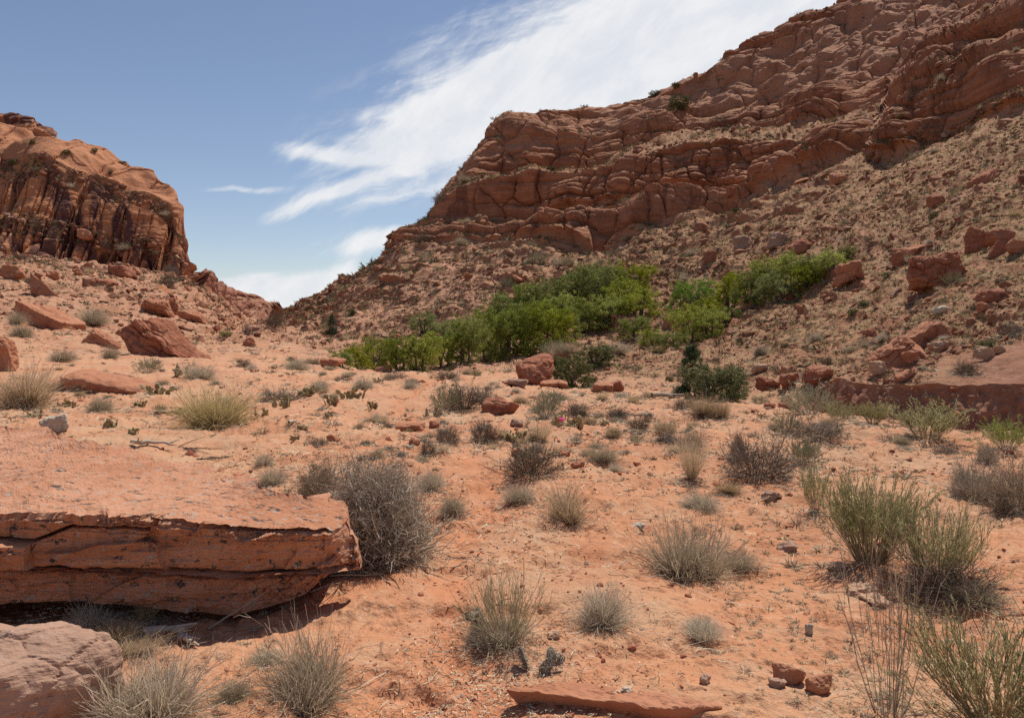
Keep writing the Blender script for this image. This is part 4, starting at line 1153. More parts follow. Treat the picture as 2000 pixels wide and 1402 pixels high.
boulder(1905, 492, 46, 52, 'upright split red block near the right edge of the slope', 76, M_ROCKD, depth=.6, lvl=5, ry=8, strata=.04)
boulder(1942, 506, 40, 40, 'leaning red block in the middle of the cluster near the right edge', 77, M_ROCKD, depth=.6, lvl=4, ry=32)
boulder(1962, 478, 50, 32, 'squat red block right of the leaning block near the right edge', 78, M_ROCKD, lvl=4)
boulder(1992, 500, 44, 34, 'tan red block cut by the right edge of the view', 79, M_ROCK, lvl=4)
boulder(1676, 548, 64, 42, 'cracked brown boulder at the upper end of the green thicket', 80, M_ROCK, lvl=5, ry=-18, strata=.05)
boulder(1765, 516, 40, 32, 'brown boulder on the slope left of the big dark red one', 81, M_ROCKD, lvl=4)
boulder(1795, 500, 50, 20, 'flat tan boulder on the slope above the big dark red one', 82, M_ROCK, lvl=4, ry=-20)
boulder(1955, 588, 62, 24, 'dark flat boulder low on the slope at the right edge', 83, M_ROCKD, lvl=4, ry=-14)
boulder(1932, 608, 26, 16, 'small brown stone beneath the dark flat boulder at right', 84, M_ROCK, lvl=3)
boulder(1845, 612, 34, 14, 'white lichen covered stone on the right slope', 85, M_WHITE, lvl=4)
boulder(1930, 700, 34, 24, 'pale rounded boulder on the bare grey bank at right', 86, M_ROCKP, lvl=4, planes=4)
boulder(1956, 692, 24, 16, 'small rounded boulder beside the pale one on the grey bank', 87, M_ROCKP, lvl=4, planes=4)
boulder(1312, 640, 32, 26, 'brown boulder between the green bushes in the gully', 88, M_ROCK, lvl=4)
boulder(1452, 384, 34, 22, 'square red block fallen just under the cliff foot', 89, M_ROCKD, lvl=4, depth=.8, planes=3, box=1)
boulder(1472, 384, 16, 14, 'small block at the right side of the square red block', 90, M_ROCKD, lvl=3)
boulder(1447, 490, 36, 30, 'grey faced boulder on the talus above the bright green trees', 91, M_ROCKG, lvl=4)
boulder(1522, 484, 50, 32, 'dark broken boulder on the talus right of the grey faced one', 92, M_ROCKG, lvl=4)
boulder(1575, 492, 46, 26, 'red wedge boulder on the talus right of the dark broken one', 93, M_ROCKD, lvl=4, ry=-25)
boulder(1392, 512, 24, 22, 'brown boulder on the talus above the tall bright green tree', 94, M_ROCKD, lvl=4)
boulder(1420, 546, 22, 18, 'dark block among the bright green trees', 95, M_ROCKD, lvl=4)
boulder(1535, 530, 30, 18, 'brown block just above the pale oak crowns', 96, M_ROCKD, lvl=4)
boulder(1640, 362, 32, 24, 'tan block on the grassy slope below the buttress', 97, M_ROCK, lvl=4)
boulder(1835, 400, 36, 24, 'dark tilted block high on the right slope', 98, M_ROCKD, lvl=4, ry=-20)
boulder(1940, 350, 70, 22, 'long dark outcrop high at the right edge of the slope', 99, M_ROCKD, lvl=4, ry=-32, strata=.08, freq=4)
boulder(1700, 655, 30, 16, 'small brown boulder on the slope left of the tilted slabs', 101, M_ROCK, lvl=4)
boulder(1600, 752, 56, 34, 'red sandstone lump at the head of the wash bank', 102, M_ROCKD, lvl=5, strata=.05)
boulder(1545, 760, 46, 28, 'broken red rocks right of the dark olive shrub', 103, M_ROCKD, lvl=4, rough=.1)
boulder(1500, 762, 44, 24, 'low broken red rock beside the dark olive shrub', 104, M_ROCKD, lvl=4, rough=.1)
boulder(1485, 728, 34, 18, 'pale flat rock above the broken red rocks', 105, M_ROCKP, lvl=4)
boulder(1357, 153, 9, 11, 'tiny balanced rock standing on the skyline', 106, M_ROCKD, lvl=3, sink=.1)

# ================================================================== trees
G_OAK = 'oaks of the green thicket below the cliffs'
oaks = [
 (668, 716, 50, 34, 'oak', 'lowest oak at the far left tip of the green thicket'), (700, 719, 60, 46, 'oakb', 'bright low oak second from the left tip of the thicket'),
 (735, 720, 66, 60, 'oak', 'mid green oak third from the left tip of the thicket'), (778, 722, 80, 66, 'oak', 'dome shaped oak above the small smooth orange rock'),
 (822, 722, 78, 70, 'oakb', 'brighter oak left of the middle of the lower thicket'), (866, 716, 80, 70, 'oak', 'oak standing over the dark gap in the lower thicket'),
 (905, 708, 80, 84, 'oak', 'taller oak near the middle of the lower thicket'), (948, 703, 84, 84, 'oakb', 'broad light oak in the middle of the thicket front'),
 (990, 698, 84, 84, 'oak', 'dark green oak in the thicket straight left of the red boulder'), (1032, 690, 84, 88, 'oak', 'oak of the thicket front above the red boulder'),
 (1072, 678, 78, 78, 'oakb', 'light green oak at the right end of the thicket front'), (1100, 664, 60, 64, 'oak', 'small oak closing the thicket front on the right'),
 (870, 662, 60, 36, 'oakd', 'olive scrub oak behind the left part of the thicket'), (825, 650, 50, 40, 'oakd', 'dark olive oak standing alone behind the thicket'),
 (960, 650, 70, 50, 'oakd', 'olive oak in the second row left of centre'), (1000, 632, 76, 60, 'oak', 'green oak in the second row above the red boulder'),
 (1042, 618, 80, 62, 'oak', 'round oak in the second row of the thicket'), (1085, 612, 84, 66, 'oakd', 'olive crowned oak in the middle of the upper thicket'),
 (1128, 606, 88, 76, 'oakd', 'large olive oak at the top of the thicket'), (1170, 602, 88, 84, 'oakd', 'tallest olive oak crowning the thicket'),
 (1140, 650, 76, 56, 'oak', 'shaded oak low in the middle of the upper thicket'), (1185, 636, 80, 58, 'oakb', 'yellow green oak on the lower edge of the upper thicket'),
 (1216, 612, 76, 66, 'oakb', 'bright oak near the right edge of the upper thicket'), (1246, 618, 74, 58, 'oakb', 'bright rounded oak at the right edge of the upper thicket'),
 (1240, 572, 70, 52, 'oakb', 'bright green oak at the top right corner of the thicket'), (1196, 566, 60, 46, 'oakd', 'olive oak behind the top right corner of the thicket'),
 (1015, 660, 80, 60, 'oakd', 'olive oak between the two rows above the red boulder'), (1110, 632, 80, 60, 'oakb', 'light oak filling the middle of the upper thicket'), (1060, 650, 76, 60, 'oak', 'green oak between the rows right of the middle'),
 (920, 668, 70, 46, 'oakd', 'olive oak just behind the taller front oak'), (1160, 560, 64, 44, 'oakd', 'topmost olive oak against the talus'), (1125, 575, 60, 40, 'oakd', 'small olive oak left of the topmost one'), (1575, 562, 60, 40, 'oakb', 'yellow green oak filling the upper right row'),
 (1240, 658, 60, 38, 'oak', 'small green oak below the right edge of the thicket'), (1275, 672, 56, 30, 'oakb', 'low bright bushy oak in the gully mouth'),
 (1310, 676, 56, 34, 'oakd', 'olive bushy oak in the gully below the brown boulder'), (1345, 668, 70, 58, 'oakb', 'bright oak under the tall vivid tree'),
 (1385, 660, 70, 50, 'oakb', 'yellow green oak right of the gully'), (1372, 632, 60, 44, 'oakb', 'bright oak leaning against the vivid tree foot'),
 (1422, 604, 64, 56, 'oakb', 'yellow oak right of the tall vivid tree'), (1440, 574, 44, 40, 'oakb', 'small bright oak behind the yellow oak'),
 (1478, 592, 70, 58, 'oakd', 'pale olive oak in the right hand row'), (1520, 592, 78, 50, 'oakd', 'pale olive oak low in the right hand row'),
 (1512, 556, 66, 48, 'oakb', 'yellow green oak high in the right hand row'), (1552, 560, 72, 56, 'oakb', 'largest yellow green oak of the right hand row'),
 (1594, 548, 64, 44, 'oakd', 'pale oak near the upper end of the right hand row'), (1630, 534, 56, 38, 'oakb', 'last oak at the upper end of the right hand row'),
 (1662, 512, 34, 26, 'oakd', 'faint pale bush beyond the last oak of the right hand row'), (1418, 636, 56, 28, 'oakd', 'low olive oak at the lower right of the vivid tree')]
for px, py, w_, h_, k, lb in oaks: put(k, px, py + 2, w_ * 1.28, h_ * (1.34 if px < 1290 else 1.5), lb, G_OAK)
put('cott', 1355, 612, 100, 82, 'tall vivid green tree standing alone in the gully')
put('juni', 645, 655, 25, 40, 'dark cone shaped juniper alone on the slope right of the notch')
put('juno', 687, 617, 18, 18, 'small round dark juniper upslope of the cone shaped one')
put('juno', 1114, 758, 98, 88, 'dense olive juniper right behind the large red boulder')
put('juno', 1160, 722, 100, 66, 'second olive juniper, behind and right of the dense one')
put('juno', 1150, 757, 40, 34, 'low juniper at the right foot of the dense olive one')
put('juno', 1388, 782, 135, 98, 'broad dark olive shrub at the far edge of the sand flat')
put('juno', 1425, 776, 70, 76, 'olive shrub joined to the right of the broad one')
put('juni', 1352, 776, 66, 104, 'pointed juniper rising from the left of the broad olive shrub')
put('dark', 535, 640, 40, 36, 'dark bare tree on the saddle in the notch')
put('dark', 482, 656, 18, 28, 'small dead tree left of the bare one in the notch')
put('oakd', 440, 657, 26, 12, 'small green bush on the low ground before the notch')
put('juno', 1922, 695, 44, 38, 'round grey green spiny bush on the rim of the grey bank')
for px, py, w_, h_, lb in [(1278, 190, 26, 14, 'juniper on the skyline left of the larger dark one'), (1318, 178, 16, 14, 'small skyline juniper above the dark clump'), (1327, 215, 48, 32, 'dark juniper clump in the recess near the skyline'),
                           (1618, 12, 26, 14, 'small juniper on the cap ledge skyline'), (238, 322, 16, 8, 'tiny shrub on the mesa skyline'), (62, 282, 14, 10, 'small shrub on the slickrock top of the mesa, left'),
                           (128, 302, 16, 11, 'small shrub on the slickrock top of the mesa, right'), (215, 342, 14, 11, 'small shrub on the brow of the mesa face'), (180, 298, 14, 9, 'small shrub at the skyline break of the mesa')]:
    put('juno', px, py, w_, h_, lb, 'far junipers on the rock rims')

# ================================================================== shrubs in front, each by itself
p0 = lambda *a, **k: put(*a, **k)
def mk_ball(seed):
    r = np.random.default_rng(seed)
    p = stems(r, 110, .13, 1.35, .62, .05, k=6, wob=.10, lo=.6); q = sub(r, p, 5, .25, .7)
    t1 = tangle(r, 9000, .44, .86, .11, shell=.25); t2 = tangle(r, 3500, .46, .92, .20, shell=.6, wob=.1)
    return [('branches', M_GREYTWIG, merge([rib(r, p, .016, .007), rib(r, q, .007, .004), rib(r, t1, .0045, .003), rib(r, t2, .004, .0025)]))]


p0('twig', 738, 1112, 262, 252, 'biggest bare grey twiggy bush touching the right end of the slab', special=lambda: mk_ball(901), wh=(.98, 1.0))
S_ = [
 ('twig', 622, 975, 100, 80, 'grey twigs spilling left of the biggest bare bush'), ('grey', 838, 958, 70, 42, 'grey tuft hugging the right side of the biggest bare bush'),
 ('grey', 885, 1012, 66, 42, 'small drooping tuft right of the biggest bare bush'), ('dark', 1040, 940, 142, 84, 'dark dome of radiating stems left of centre right'),
 ('straw', 1057, 868, 56, 48, 'pale yellow tuft behind the dark radiating dome'), ('grey', 1018, 985, 66, 44, 'small grey tuft below the dark radiating dome'),
 ('tan', 1105, 1025, 116, 84, 'tan brushy tuft right below the dark radiating dome'), ('grey', 1338, 1138, 190, 120, 'large silvery grey tuft in the right foreground'),
 ('grey', 1440, 1112, 96, 46, 'flattened grey clump on the right flank of the large silvery tuft'), ('grey', 1175, 1228, 140, 92, 'tangled dead tuft between the green clump and the silvery tuft'),
 ('grey', 1368, 1252, 100, 40, 'flat dead tuft on the open sand right of the tangled one'),
 ('grey', 295, 1425, 250, 150, 'grey tuft at the bottom edge beside the corner boulder'), ('grey', 590, 1405, 210, 165, 'grey tuft at the bottom edge, right of the other one'),
 ('grey', 455, 1375, 90, 40, 'flat dry tuft between the two bottom edge tufts'),
 ('straw', 232, 1262, 110, 40, 'flattened pale straw under the front edge of the slab'), ('grey', 175, 1240, 110, 44, 'dry pale clump in the shade under the slab, leftmost'), ('tan', 260, 1285, 120, 40, 'tan straw heap before the flattened pale straw'), ('grey', 520, 1300, 90, 22, 'flat dry stems behind the bottom edge tuft'), ('straw', 285, 1225, 60, 50, 'wispy straw standing against the shaded slab face'),
 ('grey', 1370, 998, 92, 38, 'low scruffy tuft below the straw coloured vase'), ('straw', 1352, 945, 84, 108, 'straw coloured vase shaped clump'),
 ('dark', 1478, 945, 165, 92, 'sprawling dark twig shrub right of the straw vase'), ('dark', 1440, 900, 40, 60, 'upright dark twigs at the left end of the sprawling shrub'),
 ('sage', 1568, 912, 78, 52, 'green tipped clump at the right end of the sprawling shrub'), ('dark', 1598, 858, 130, 44, 'low dark twigs across the middle of the sand flat'),
 ('sage', 1538, 852, 50, 48, 'green tipped clump at the left end of the low dark twigs'), ('rabbit', 1812, 868, 170, 76, 'wide pale green rabbitbrush mound at the wash edge'),
 ('rabbit', 1705, 832, 84, 46, 'green rabbitbrush left of the wide pale mound'), ('rabbit', 1640, 822, 70, 42, 'fresh green rabbitbrush between two larger ones'),
 ('sage', 1580, 812, 110, 58, 'pale green shrub with dark base right of the double tan tuft'), ('bright', 1968, 880, 100, 62, 'brightest green bush at the right edge above the bank'),
 ('tan', 1370, 818, 56, 46, 'left half of the double tan tuft before the olive shrub'), ('tan', 1400, 820, 56, 44, 'right half of the double tan tuft before the olive shrub'),
 ('twig', 1900, 985, 110, 84, 'grey twiggy shrub left one at the right edge'), ('twig', 1985, 1008, 130, 110, 'grey brown twiggy shrub right one at the right edge'), ('sage', 1880, 965, 40, 50, 'small upright green grey shrub beside the twiggy ones'),
 ('twig', 1925, 905, 50, 40, 'bare twigs under the brightest green bush'), ('dark', 1848, 888, 60, 24, 'small dark dead shrub on sand below the pale mound'),
 ('tan', 55, 798, 130, 86, 'grey green brushy shrub at the left edge above the slab'), ('grey', 200, 805, 62, 38, 'small grey tuft above the left part of the slab'),
 ('gold', 422, 836, 168, 104, 'large golden tuft above the slab'), ('grey', 395, 742, 66, 38, 'grey shrub behind the golden tuft'),
 ('sage', 287, 730, 52, 32, 'grey green clump at the foot of the leaning boulder'), ('grey', 216, 702, 38, 28, 'small shrub between hump and flat slab'), ('grey', 120, 710, 56, 28, 'shrub on top of the smooth orange hump, left'),
 ('grey', 44, 660, 52, 34, 'grey shrub at the left edge below the smooth slab'), ('grey', 34, 634, 44, 28, 'smaller grey shrub just above the one at the left edge'), ('grey', 184, 634, 66, 36, 'grey shrub between smooth slab and leaning boulder'),
 ('straw', 268, 695, 40, 34, 'pale yellow tuft against the leaning boulder'), ('dark', 545, 784, 100, 40, 'low dark shrub right behind the golden tuft'), ('grey', 618, 766, 48, 28, 'grey shrub right of the low dark one'),
 ('grey', 575, 722, 66, 28, 'grey shrubs at the valley edge left of the smooth orange rock'), ('dark', 475, 720, 42, 20, 'small dark shrub on the flat before the notch'), ('grey', 517, 912, 44, 28, 'small grey tuft above the slab beside the big bare bush'),
 ('dark', 620, 872, 40, 22, 'small dark mound behind the big bare bush'), ('grey', 530, 950, 66, 36, 'grey tuft growing at the back edge of the slab'), ('grey', 172, 768, 40, 18, 'small tuft on the flat above the slab left'),
 ('sage', 872, 806, 64, 48, 'pale grey green clump left of the red humped boulder'), ('dark', 905, 804, 100, 62, 'tall dark twiggy shrub behind the red humped boulder'), ('twig', 945, 790, 60, 42, 'grey shrub directly behind the red humped boulder'),
 ('dark', 874, 870, 60, 50, 'round dark shrub by the footpath, left of its twin'), ('dark', 946, 866, 66, 52, 'round dark shrub above a red stone, right of its twin'), ('dark', 836, 890, 36, 38, 'small dark tuft in front of the left round shrub'),
 ('straw', 868, 880, 36, 20, 'yellow straw under the left round dark shrub'), ('sage', 1066, 816, 66, 50, 'pale sage clump right of the red humped boulder'), ('dark', 1128, 818, 60, 34, 'dark shrub right of the pale sage clump'),
 ('dark', 1203, 822, 60, 26, 'low dark shrub on the way to the straw tufts'), ('dark', 1248, 842, 50, 32, 'dark shrub left of the tan round tuft'), ('tan', 1300, 848, 54, 30, 'tan round tuft left of the double tuft'), ('tan', 1355, 835, 34, 18, 'small tan tuft before the double tuft'),
 ('sage', 1075, 785, 44, 24, 'small sage clump behind the pale one'), ('grey', 712, 762, 52, 26, 'grey shrub in the row before the thicket, left'), ('grey', 800, 762, 36, 20, 'small grey shrub in the row before the thicket, middle'), ('dark', 665, 745, 34, 18, 'dark small shrub before the smooth orange rock'),
 ('dark', 872, 742, 60, 22, 'dark shrub below the right part of the thicket front'), ('dark', 770, 742, 60, 18, 'dark low shrub before the dome shaped oak'), ('twig', 608, 712, 46, 16, 'low grey shrub at the edge of the hidden wash'),
 ('grey', 1178, 908, 70, 32, 'flat dark dead tuft in the middle of the sand'), ('grey', 1204, 922, 34, 20, 'small dead tuft touching the flat dark one'), ('grey', 1125, 868, 26, 14, 'tiny tuft between cactus and sand flat'),
 ('tan', 1425, 968, 60, 24, 'small tan tuft under the sprawling dark shrub'), ('dark', 1308, 868, 50, 18, 'low dark tuft left of the straw vase'), ('dark', 1350, 880, 60, 40, 'dark shrub behind the straw vase'),
 ('sage', 880, 708, 24, 20, 'small yellow green plant on the pale flat beyond the wash'), ('sage', 930, 736, 22, 16, 'small yellow green plant near the large dark red boulder'), ('sage', 850, 716, 18, 12, 'tiny plant left on the pale flat beyond the wash'),
 ('grey', 1110, 690, 50, 28, 'grey green sage above the dense juniper, left'), ('sage', 1085, 700, 60, 28, 'grey green sage below the thicket end'), ('grey', 1210, 690, 50, 24, 'grey sage right of the second juniper'),
 ('grey', 1665, 690, 40, 18, 'grey shrub on the slope above the bank head'), ('dark', 1612, 712, 40, 22, 'dark shrub hanging on the crumbling bank head'), ('dark', 1885, 735, 60, 36, 'dark shrub on the lip of the grey bank'), ('dark', 1985, 660, 36, 26, 'dark shrub high on the grey bank at the right edge'),
 ('grey', 1588, 668, 34, 20, 'grey shrub on the slope right of the gully'), ('grey', 1690, 680, 28, 16, 'small grey shrub below the tilted slabs'), ('sage', 1860, 560, 36, 26, 'green sage at the foot of the big dark red boulder'), ('dark', 1920, 600, 44, 26, 'shrub left of the dark flat boulder at right'),
]
for i, s in enumerate(S_):
    k, px, py, w_, h_, lb = s
    put(k, px, py, w_, h_, lb)
# the right foreground rabbitbrush group
put('rabbit', 1700, 1120, 210, 215, 'tall green rabbitbrush, main clump right of centre', special=lambda: mk_rabbit(911, 150, M_RLEAF, M_RSTEM, spread=.55, leaves=9, lw=.007, ll=.06), wh=(1.15, 1.28))
put('rabbit', 1830, 1178, 190, 215, 'tall green rabbitbrush joined to the right of the main clump', special=lambda: mk_rabbit(912, 120, M_RLEAF, M_RSTEM, spread=.6, leaves=8, lw=.007, ll=.06), wh=(1.15, 1.28))
put('rabbit', 1592, 1010, 78, 92, 'slim upright rabbitbrush left of the main clump', special=lambda: mk_rabbit(913, 50, M_RLEAF, M_RSTEM, spread=.45, leaves=7))
put('dark', 1860, 1182, 210, 100, 'bare branching twigs sprawling right from the tall rabbitbrush')
put('dark', 1680, 1040, 100, 60, 'dark dead twigs at the left foot of the main rabbitbrush')
put('grey', 1905, 1190, 130, 44, 'dead stems fallen on the sand right of the tall rabbitbrush')
put('rabbit', 1955, 1520, 380, 290, 'nearest green rabbitbrush cut by the bottom right corner', special=lambda: mk_rabbit(914, 135, M_RLEAF, M_RSTEM, spread=.6, leaves=7, lw=.006, ll=.045), wh=(1.15, 1.28), loc=ground_at(1950, 1430))
put('dark', 1745, 1440, 230, 210, 'bare grey twigs rising left of the nearest rabbitbrush', special=lambda: mk_rabbit(915, 26, M_GREYTWIG, M_GREYTWIG, spread=.5, leaves=2, ll=.03, lw=.003), loc=ground_at(1735, 1395))
put('bright', 990, 1275, 165, 125, 'green ephedra clump with grey base in the centre foreground', special=lambda: mk_rabbit(916, 90, M_RLEAF, M_GREYTWIG, spread=.85, leaves=5, lw=.005, ll=.08))
put('grey', 960, 1275, 150, 60, 'dead grey stems round the foot of the green ephedra')

# ---- cacti
near_c = lambda s, n: (lambda: mk_cactus(s, n, .3, .62, 420))
put('pear', 937, 1248, 60, 70, 'old spiny cactus pad standing left in the ephedra clump', special=near_c(31, 2), sink=0)
put('pear', 1020, 1312, 55, 60, 'left one of two spiny cactus pads above the sandstone strip', special=near_c(32, 1))
put('pear', 1052, 1325, 55, 62, 'right one of two spiny cactus pads above the sandstone strip', special=near_c(33, 1))
pears = [(1000, 868, 90, 24, 'prickly pear row beneath the right round dark shrub'), (1120, 836, 110, 20, 'prickly pear patch with one pink bloom on the sand flat'), (850, 920, 34, 18, 'small prickly pear by the footpath'), (855, 815, 60, 22, 'prickly pear below the pale grey green clump'),
         (650, 795, 70, 22, 'prickly pears in the patch left of the path, near'), (690, 780, 80, 18, 'prickly pears in the patch left of the path, right'), (600, 778, 80, 18, 'prickly pears in the patch left of the path, middle'), (560, 800, 80, 20, 'prickly pears between golden tuft and path'),
         (640, 820, 40, 20, 'lone prickly pear near the bleached stick'), (300, 772, 90, 24, 'prickly pears behind the golden tuft, left'), (240, 768, 80, 20, 'prickly pears on the flat left of the golden tuft'), (215, 842, 60, 26, 'prickly pear cluster just above the slab edge'),
         (258, 850, 50, 20, 'prickly pear cluster above the slab edge, right neighbour'), (65, 818, 60, 22, 'prickly pear before the grey green shrub at left'), (130, 798, 70, 20, 'prickly pear right of the grey green shrub at left'), (345, 740, 60, 16, 'prickly pears left of the grey shrub behind the golden tuft'),
         (270, 800, 50, 18, 'prickly pear midway between slab and leaning boulder'), (578, 860, 40, 22, 'prickly pear standing above the dark fallen branch'), (590, 842, 50, 20, 'prickly pear behind the fallen branch'), (350, 812, 40, 16, 'prickly pear at the left foot of the golden tuft'),
         (620, 918, 40, 26, 'prickly pear left behind the big bare bush'), (1100, 815, 50, 14, 'prickly pear left of the low dark shrub'), (1180, 832, 40, 14, 'prickly pear right end of the sand flat patch'), (520, 812, 50, 16, 'prickly pear right of the golden tuft'), (730, 800, 50, 16, 'prickly pear at the footpath edge')]
for px, py, w_, h_, lb in pears: put('pear', px, py, w_, h_, lb, 'prickly pear patches')
bl = ground_at(1095, 832); p_, f_ = ico(1)
M_PINK = plant_mat('pink_bloom', (.75, .03, .25), (.8, .05, .3))
o = mesh_obj('cactus_bloom', p_ * .045 * [1, 1, .8], f_, M_PINK, attrs={'var': np.zeros(len(p_)), 'along': np.zeros(len(p_))}); o.location = bl + Vector((0, 0, .1)); tag(o, 'single pink bloom in the prickly pear patch on the sand flat', 'flower')


# ---- dead wood
def stick(px, py, lpx, ang, rad, label, seed, mat=None, lift=.0, name='dead_branch', cat='branch', forks=3, kink=.08):
    r = np.random.default_rng(seed); g = ground_at(px, py); L_ = lpx * g.y / F_PX; k = 8
    t = np.linspace(-.5, .5, k); d = np.array([math.cos(R(ang)), math.sin(R(ang)), 0])
    pts = d[None] * t[:, None] * L_ + np.cumsum(r.normal(0, kink * L_ / k * 1.5, (k, 3)), 0) * [1, 1, .4]; pts[:, 2] = np.abs(pts[:, 2]) * .6 + rad + lift * (t + .5)
    parts = [tube_path(pts, np.linspace(rad, rad * .4, k) * r.uniform(.8, 1.2, k), 7)]
    for j in range(forks):
        i = r.integers(1, k - 1); e = pts[i] + (d * r.uniform(.1, .3) + r.normal(0, .16, 3) * [1, 1, .5]) * L_; e[2] = abs(e[2])
        parts.append(tube_path([pts[i], (pts[i] + e) / 2 + r.normal(0, .02 * L_, 3), e], [rad * .5, rad * .4, rad * .15], 5))
    co, f, v, a = merge(parts)
    o = mesh_obj(name, co, f, mat or M_DRIFT, attrs={'var': v, 'along': a}, smooth=True); o.location = g
    return tag(o, label, cat)


stick(325, 1255, 110, 15, .030, 'twisted weathered driftwood piece before the slab', 1, forks=7, kink=.5)
stick(375, 1262, 60, -40, .022, 'short curled driftwood root right of the twisted piece', 2, forks=5, kink=.6)
stick(465, 1225, 110, 25, .006, 'thin pale stick leaning in the shadow under the slab', 3, lift=.16, forks=1, kink=.02)
stick(300, 872, 70, 10, .03, 'broken bleached branch lying just above the slab edge', 4, forks=8, kink=.5)
stick(370, 878, 120, -18, .014, 'long dark dead branch above the slab', 5, M_DARKTWIG, forks=10, kink=.2)
stick(405, 900, 50, 20, .012, 'dead fan of dry stems at the slab edge', 6, M_DARKTWIG, forks=22, kink=.3)
stick(574, 830, 30, 65, .03, 'single bleached white stick on the red soil', 7, M_WHITE and M_DRIFT, forks=0, kink=.2)
stick(340, 812, 60, 5, .03, 'grey dead log at the foot of the golden tuft', 8, M_DARKTWIG, forks=2, kink=.2)
stick(1310, 778, 70, 5, .05, 'grey log lying before the broad olive shrub', 9, forks=2, kink=.2)
stick(900, 1105, 46, 50, .005, 'small dark twig lying on the footpath', 10, M_DARKTWIG, forks=3, kink=.3)
stick(1235, 816, 90, -10, .03, 'dark dead branches lying on the sand flat', 11, M_DARKTWIG, forks=6, kink=.3)

# ================================================================== scattered things on the slopes
rs = random.Random(5)


def region(px, py):
    if px < 376: return ('below the left mesa', 'apron') if py < 640 else ('at the foot of the left slope', 'left foot')
    if px < 600: return 'on the low slopes beside the skyline notch', 'notch'
    if px < 1000: return ('on talus below the thin ledge', 'pink talus') if py < 600 else ('behind the oak thicket', 'behind thicket')
    if px < 1320: return ('just above the oak thicket', 'above thicket') if py < 600 else ('right of the oak thicket', 'gully')
    if px < 1620: return ('above the right hand oaks', 'under cliff') if py < 540 else ('below the right hand oaks', 'open slope')
    return ('on grassy slope under the buttress', 'under buttress') if py < 480 else ('on the right slope above the wash bank', 'above bank')


ok = VIS & (greyb < .35) & np.isin(Zr, (7, 8, 9, 11, 13)) & (Xc > -60) & (Xc < 2060) & (P[..., 1] < 330)
cand = np.argwhere(ok)
rng.shuffle(cand)
rocks_var = []
for s in range(9):
    p, f = rock_geo(200 + s, 3, (1, .8, .62), planes=8, soft=18, rough=.05, strata=.04 if s % 2 else 0, freq=5)
    m_ = [M_ROCK, M_ROCKD, M_ROCK, M_ROCKG, M_ROCKD, M_ROCK, M_ROCKP, M_ROCKD, M_ROCK][s]
    o = mesh_obj('boulder', p, f, m_, link=False); rocks_var.append(o.data); bpy.data.objects.remove(o)
for k in range(290):
    r_, c_ = cand[k]; g = P[r_, c_]; px, py = PROJ_X[r_, c_], PROJ_Y[r_, c_]
    rg, gn = region(px, py)
    w_ = float(np.exp(rng.normal(2.35, .42))) * g[1] / F_PX
    o = bpy.data.objects.new('boulder', rocks_var[k % 9]); COL.objects.link(o)
    o.location = (g[0], g[1], g[2] - w_ * .12); o.scale = (w_, w_ * rng.uniform(.7, 1.1), w_ * rng.uniform(.6, 1.3)); tiltd = px > 1400
    o.rotation_euler = (rng.normal(0, .2), rng.normal(-.5 if tiltd else 0, .3), rng.normal(0, .4) if tiltd else rng.uniform(0, 6.28))
    if tiltd: o.scale = (w_ * 1.35, w_ * .8, w_ * rng.uniform(.4, .8))
    shade = ['reddish', 'dark red', 'reddish', 'greyish', 'dark red', 'reddish', 'pale', 'dark red', 'reddish'][k % 9]
    tag(o, f'small {shade} boulder {rg}', 'boulder', f'{shade} boulders scattered {rg}')
for k in range(290, 560):
    r_, c_ = cand[k]; g = P[r_, c_]; px, py = PROJ_X[r_, c_], PROJ_Y[r_, c_]
    rg, gn = region(px, py)
    if py < 625 and 376 < px < 780: continue
    kind = rng.choice(['grey', 'dark', 'sage', 'straw', 'juno'], p=[.28, .26, .30, .10, .06])
    w_ = float(np.exp(rng.normal(2.85, .35)))
    tone = {'grey': 'grey', 'dark': 'dark', 'sage': 'grey green', 'straw': 'straw coloured', 'juno': 'dark green'}[kind]
    put(str(kind), px, py, w_, w_ * rng.uniform(.5, .75), f'small {tone} bush {rg}', f'{tone} bushes scattered {rg}', loc=Vector(g), sink=w_ * .05 * g[1] / F_PX)


okm = np.argwhere(VIS & (PROJ_Y > 700) & (PROJ_Y < 905) & (Xc > 0) & (Xc < 1990) & (zone[:, None] >= 3) & (zone[:, None] <= 5)); rng.shuffle(okm)
okm = [(a_, b_) for a_, b_ in okm[:900] if not (PROJ_Y[a_, b_] > 815 and PROJ_X[a_, b_] < 700) and rng.uniform() < (.9 if PROJ_X[a_, b_] < 1350 else .35)][:170]
for r_, c_ in okm:
    px, py = PROJ_X[r_, c_], PROJ_Y[r_, c_]
    kind = str(rng.choice(['grey', 'dark', 'tan', 'straw', 'sage', 'pear'], p=[.30, .16, .16, .14, .10, .14])); tone = {'grey': 'dry grey', 'dark': 'dark twiggy', 'tan': 'tan', 'straw': 'straw coloured', 'sage': 'grey green', 'pear': 'low'}[kind]
    zn_ = 'beside the golden tuft' if px < 620 else 'on the flat near the footpath' if px < 950 else 'around the cactus patch' if px < 1350 else 'on the far sand flat'
    w_ = float(np.exp(rng.normal(3.15, .3))) * (.7 + (py - 700) / 400)
    th_ = 'cactus' if kind == 'pear' else 'tuft'
    put(kind, px, py, w_, w_ * .5, f'small {tone} {th_} {zn_}', f'{tone} {th_} plants {zn_}', loc=Vector(P[r_, c_]))


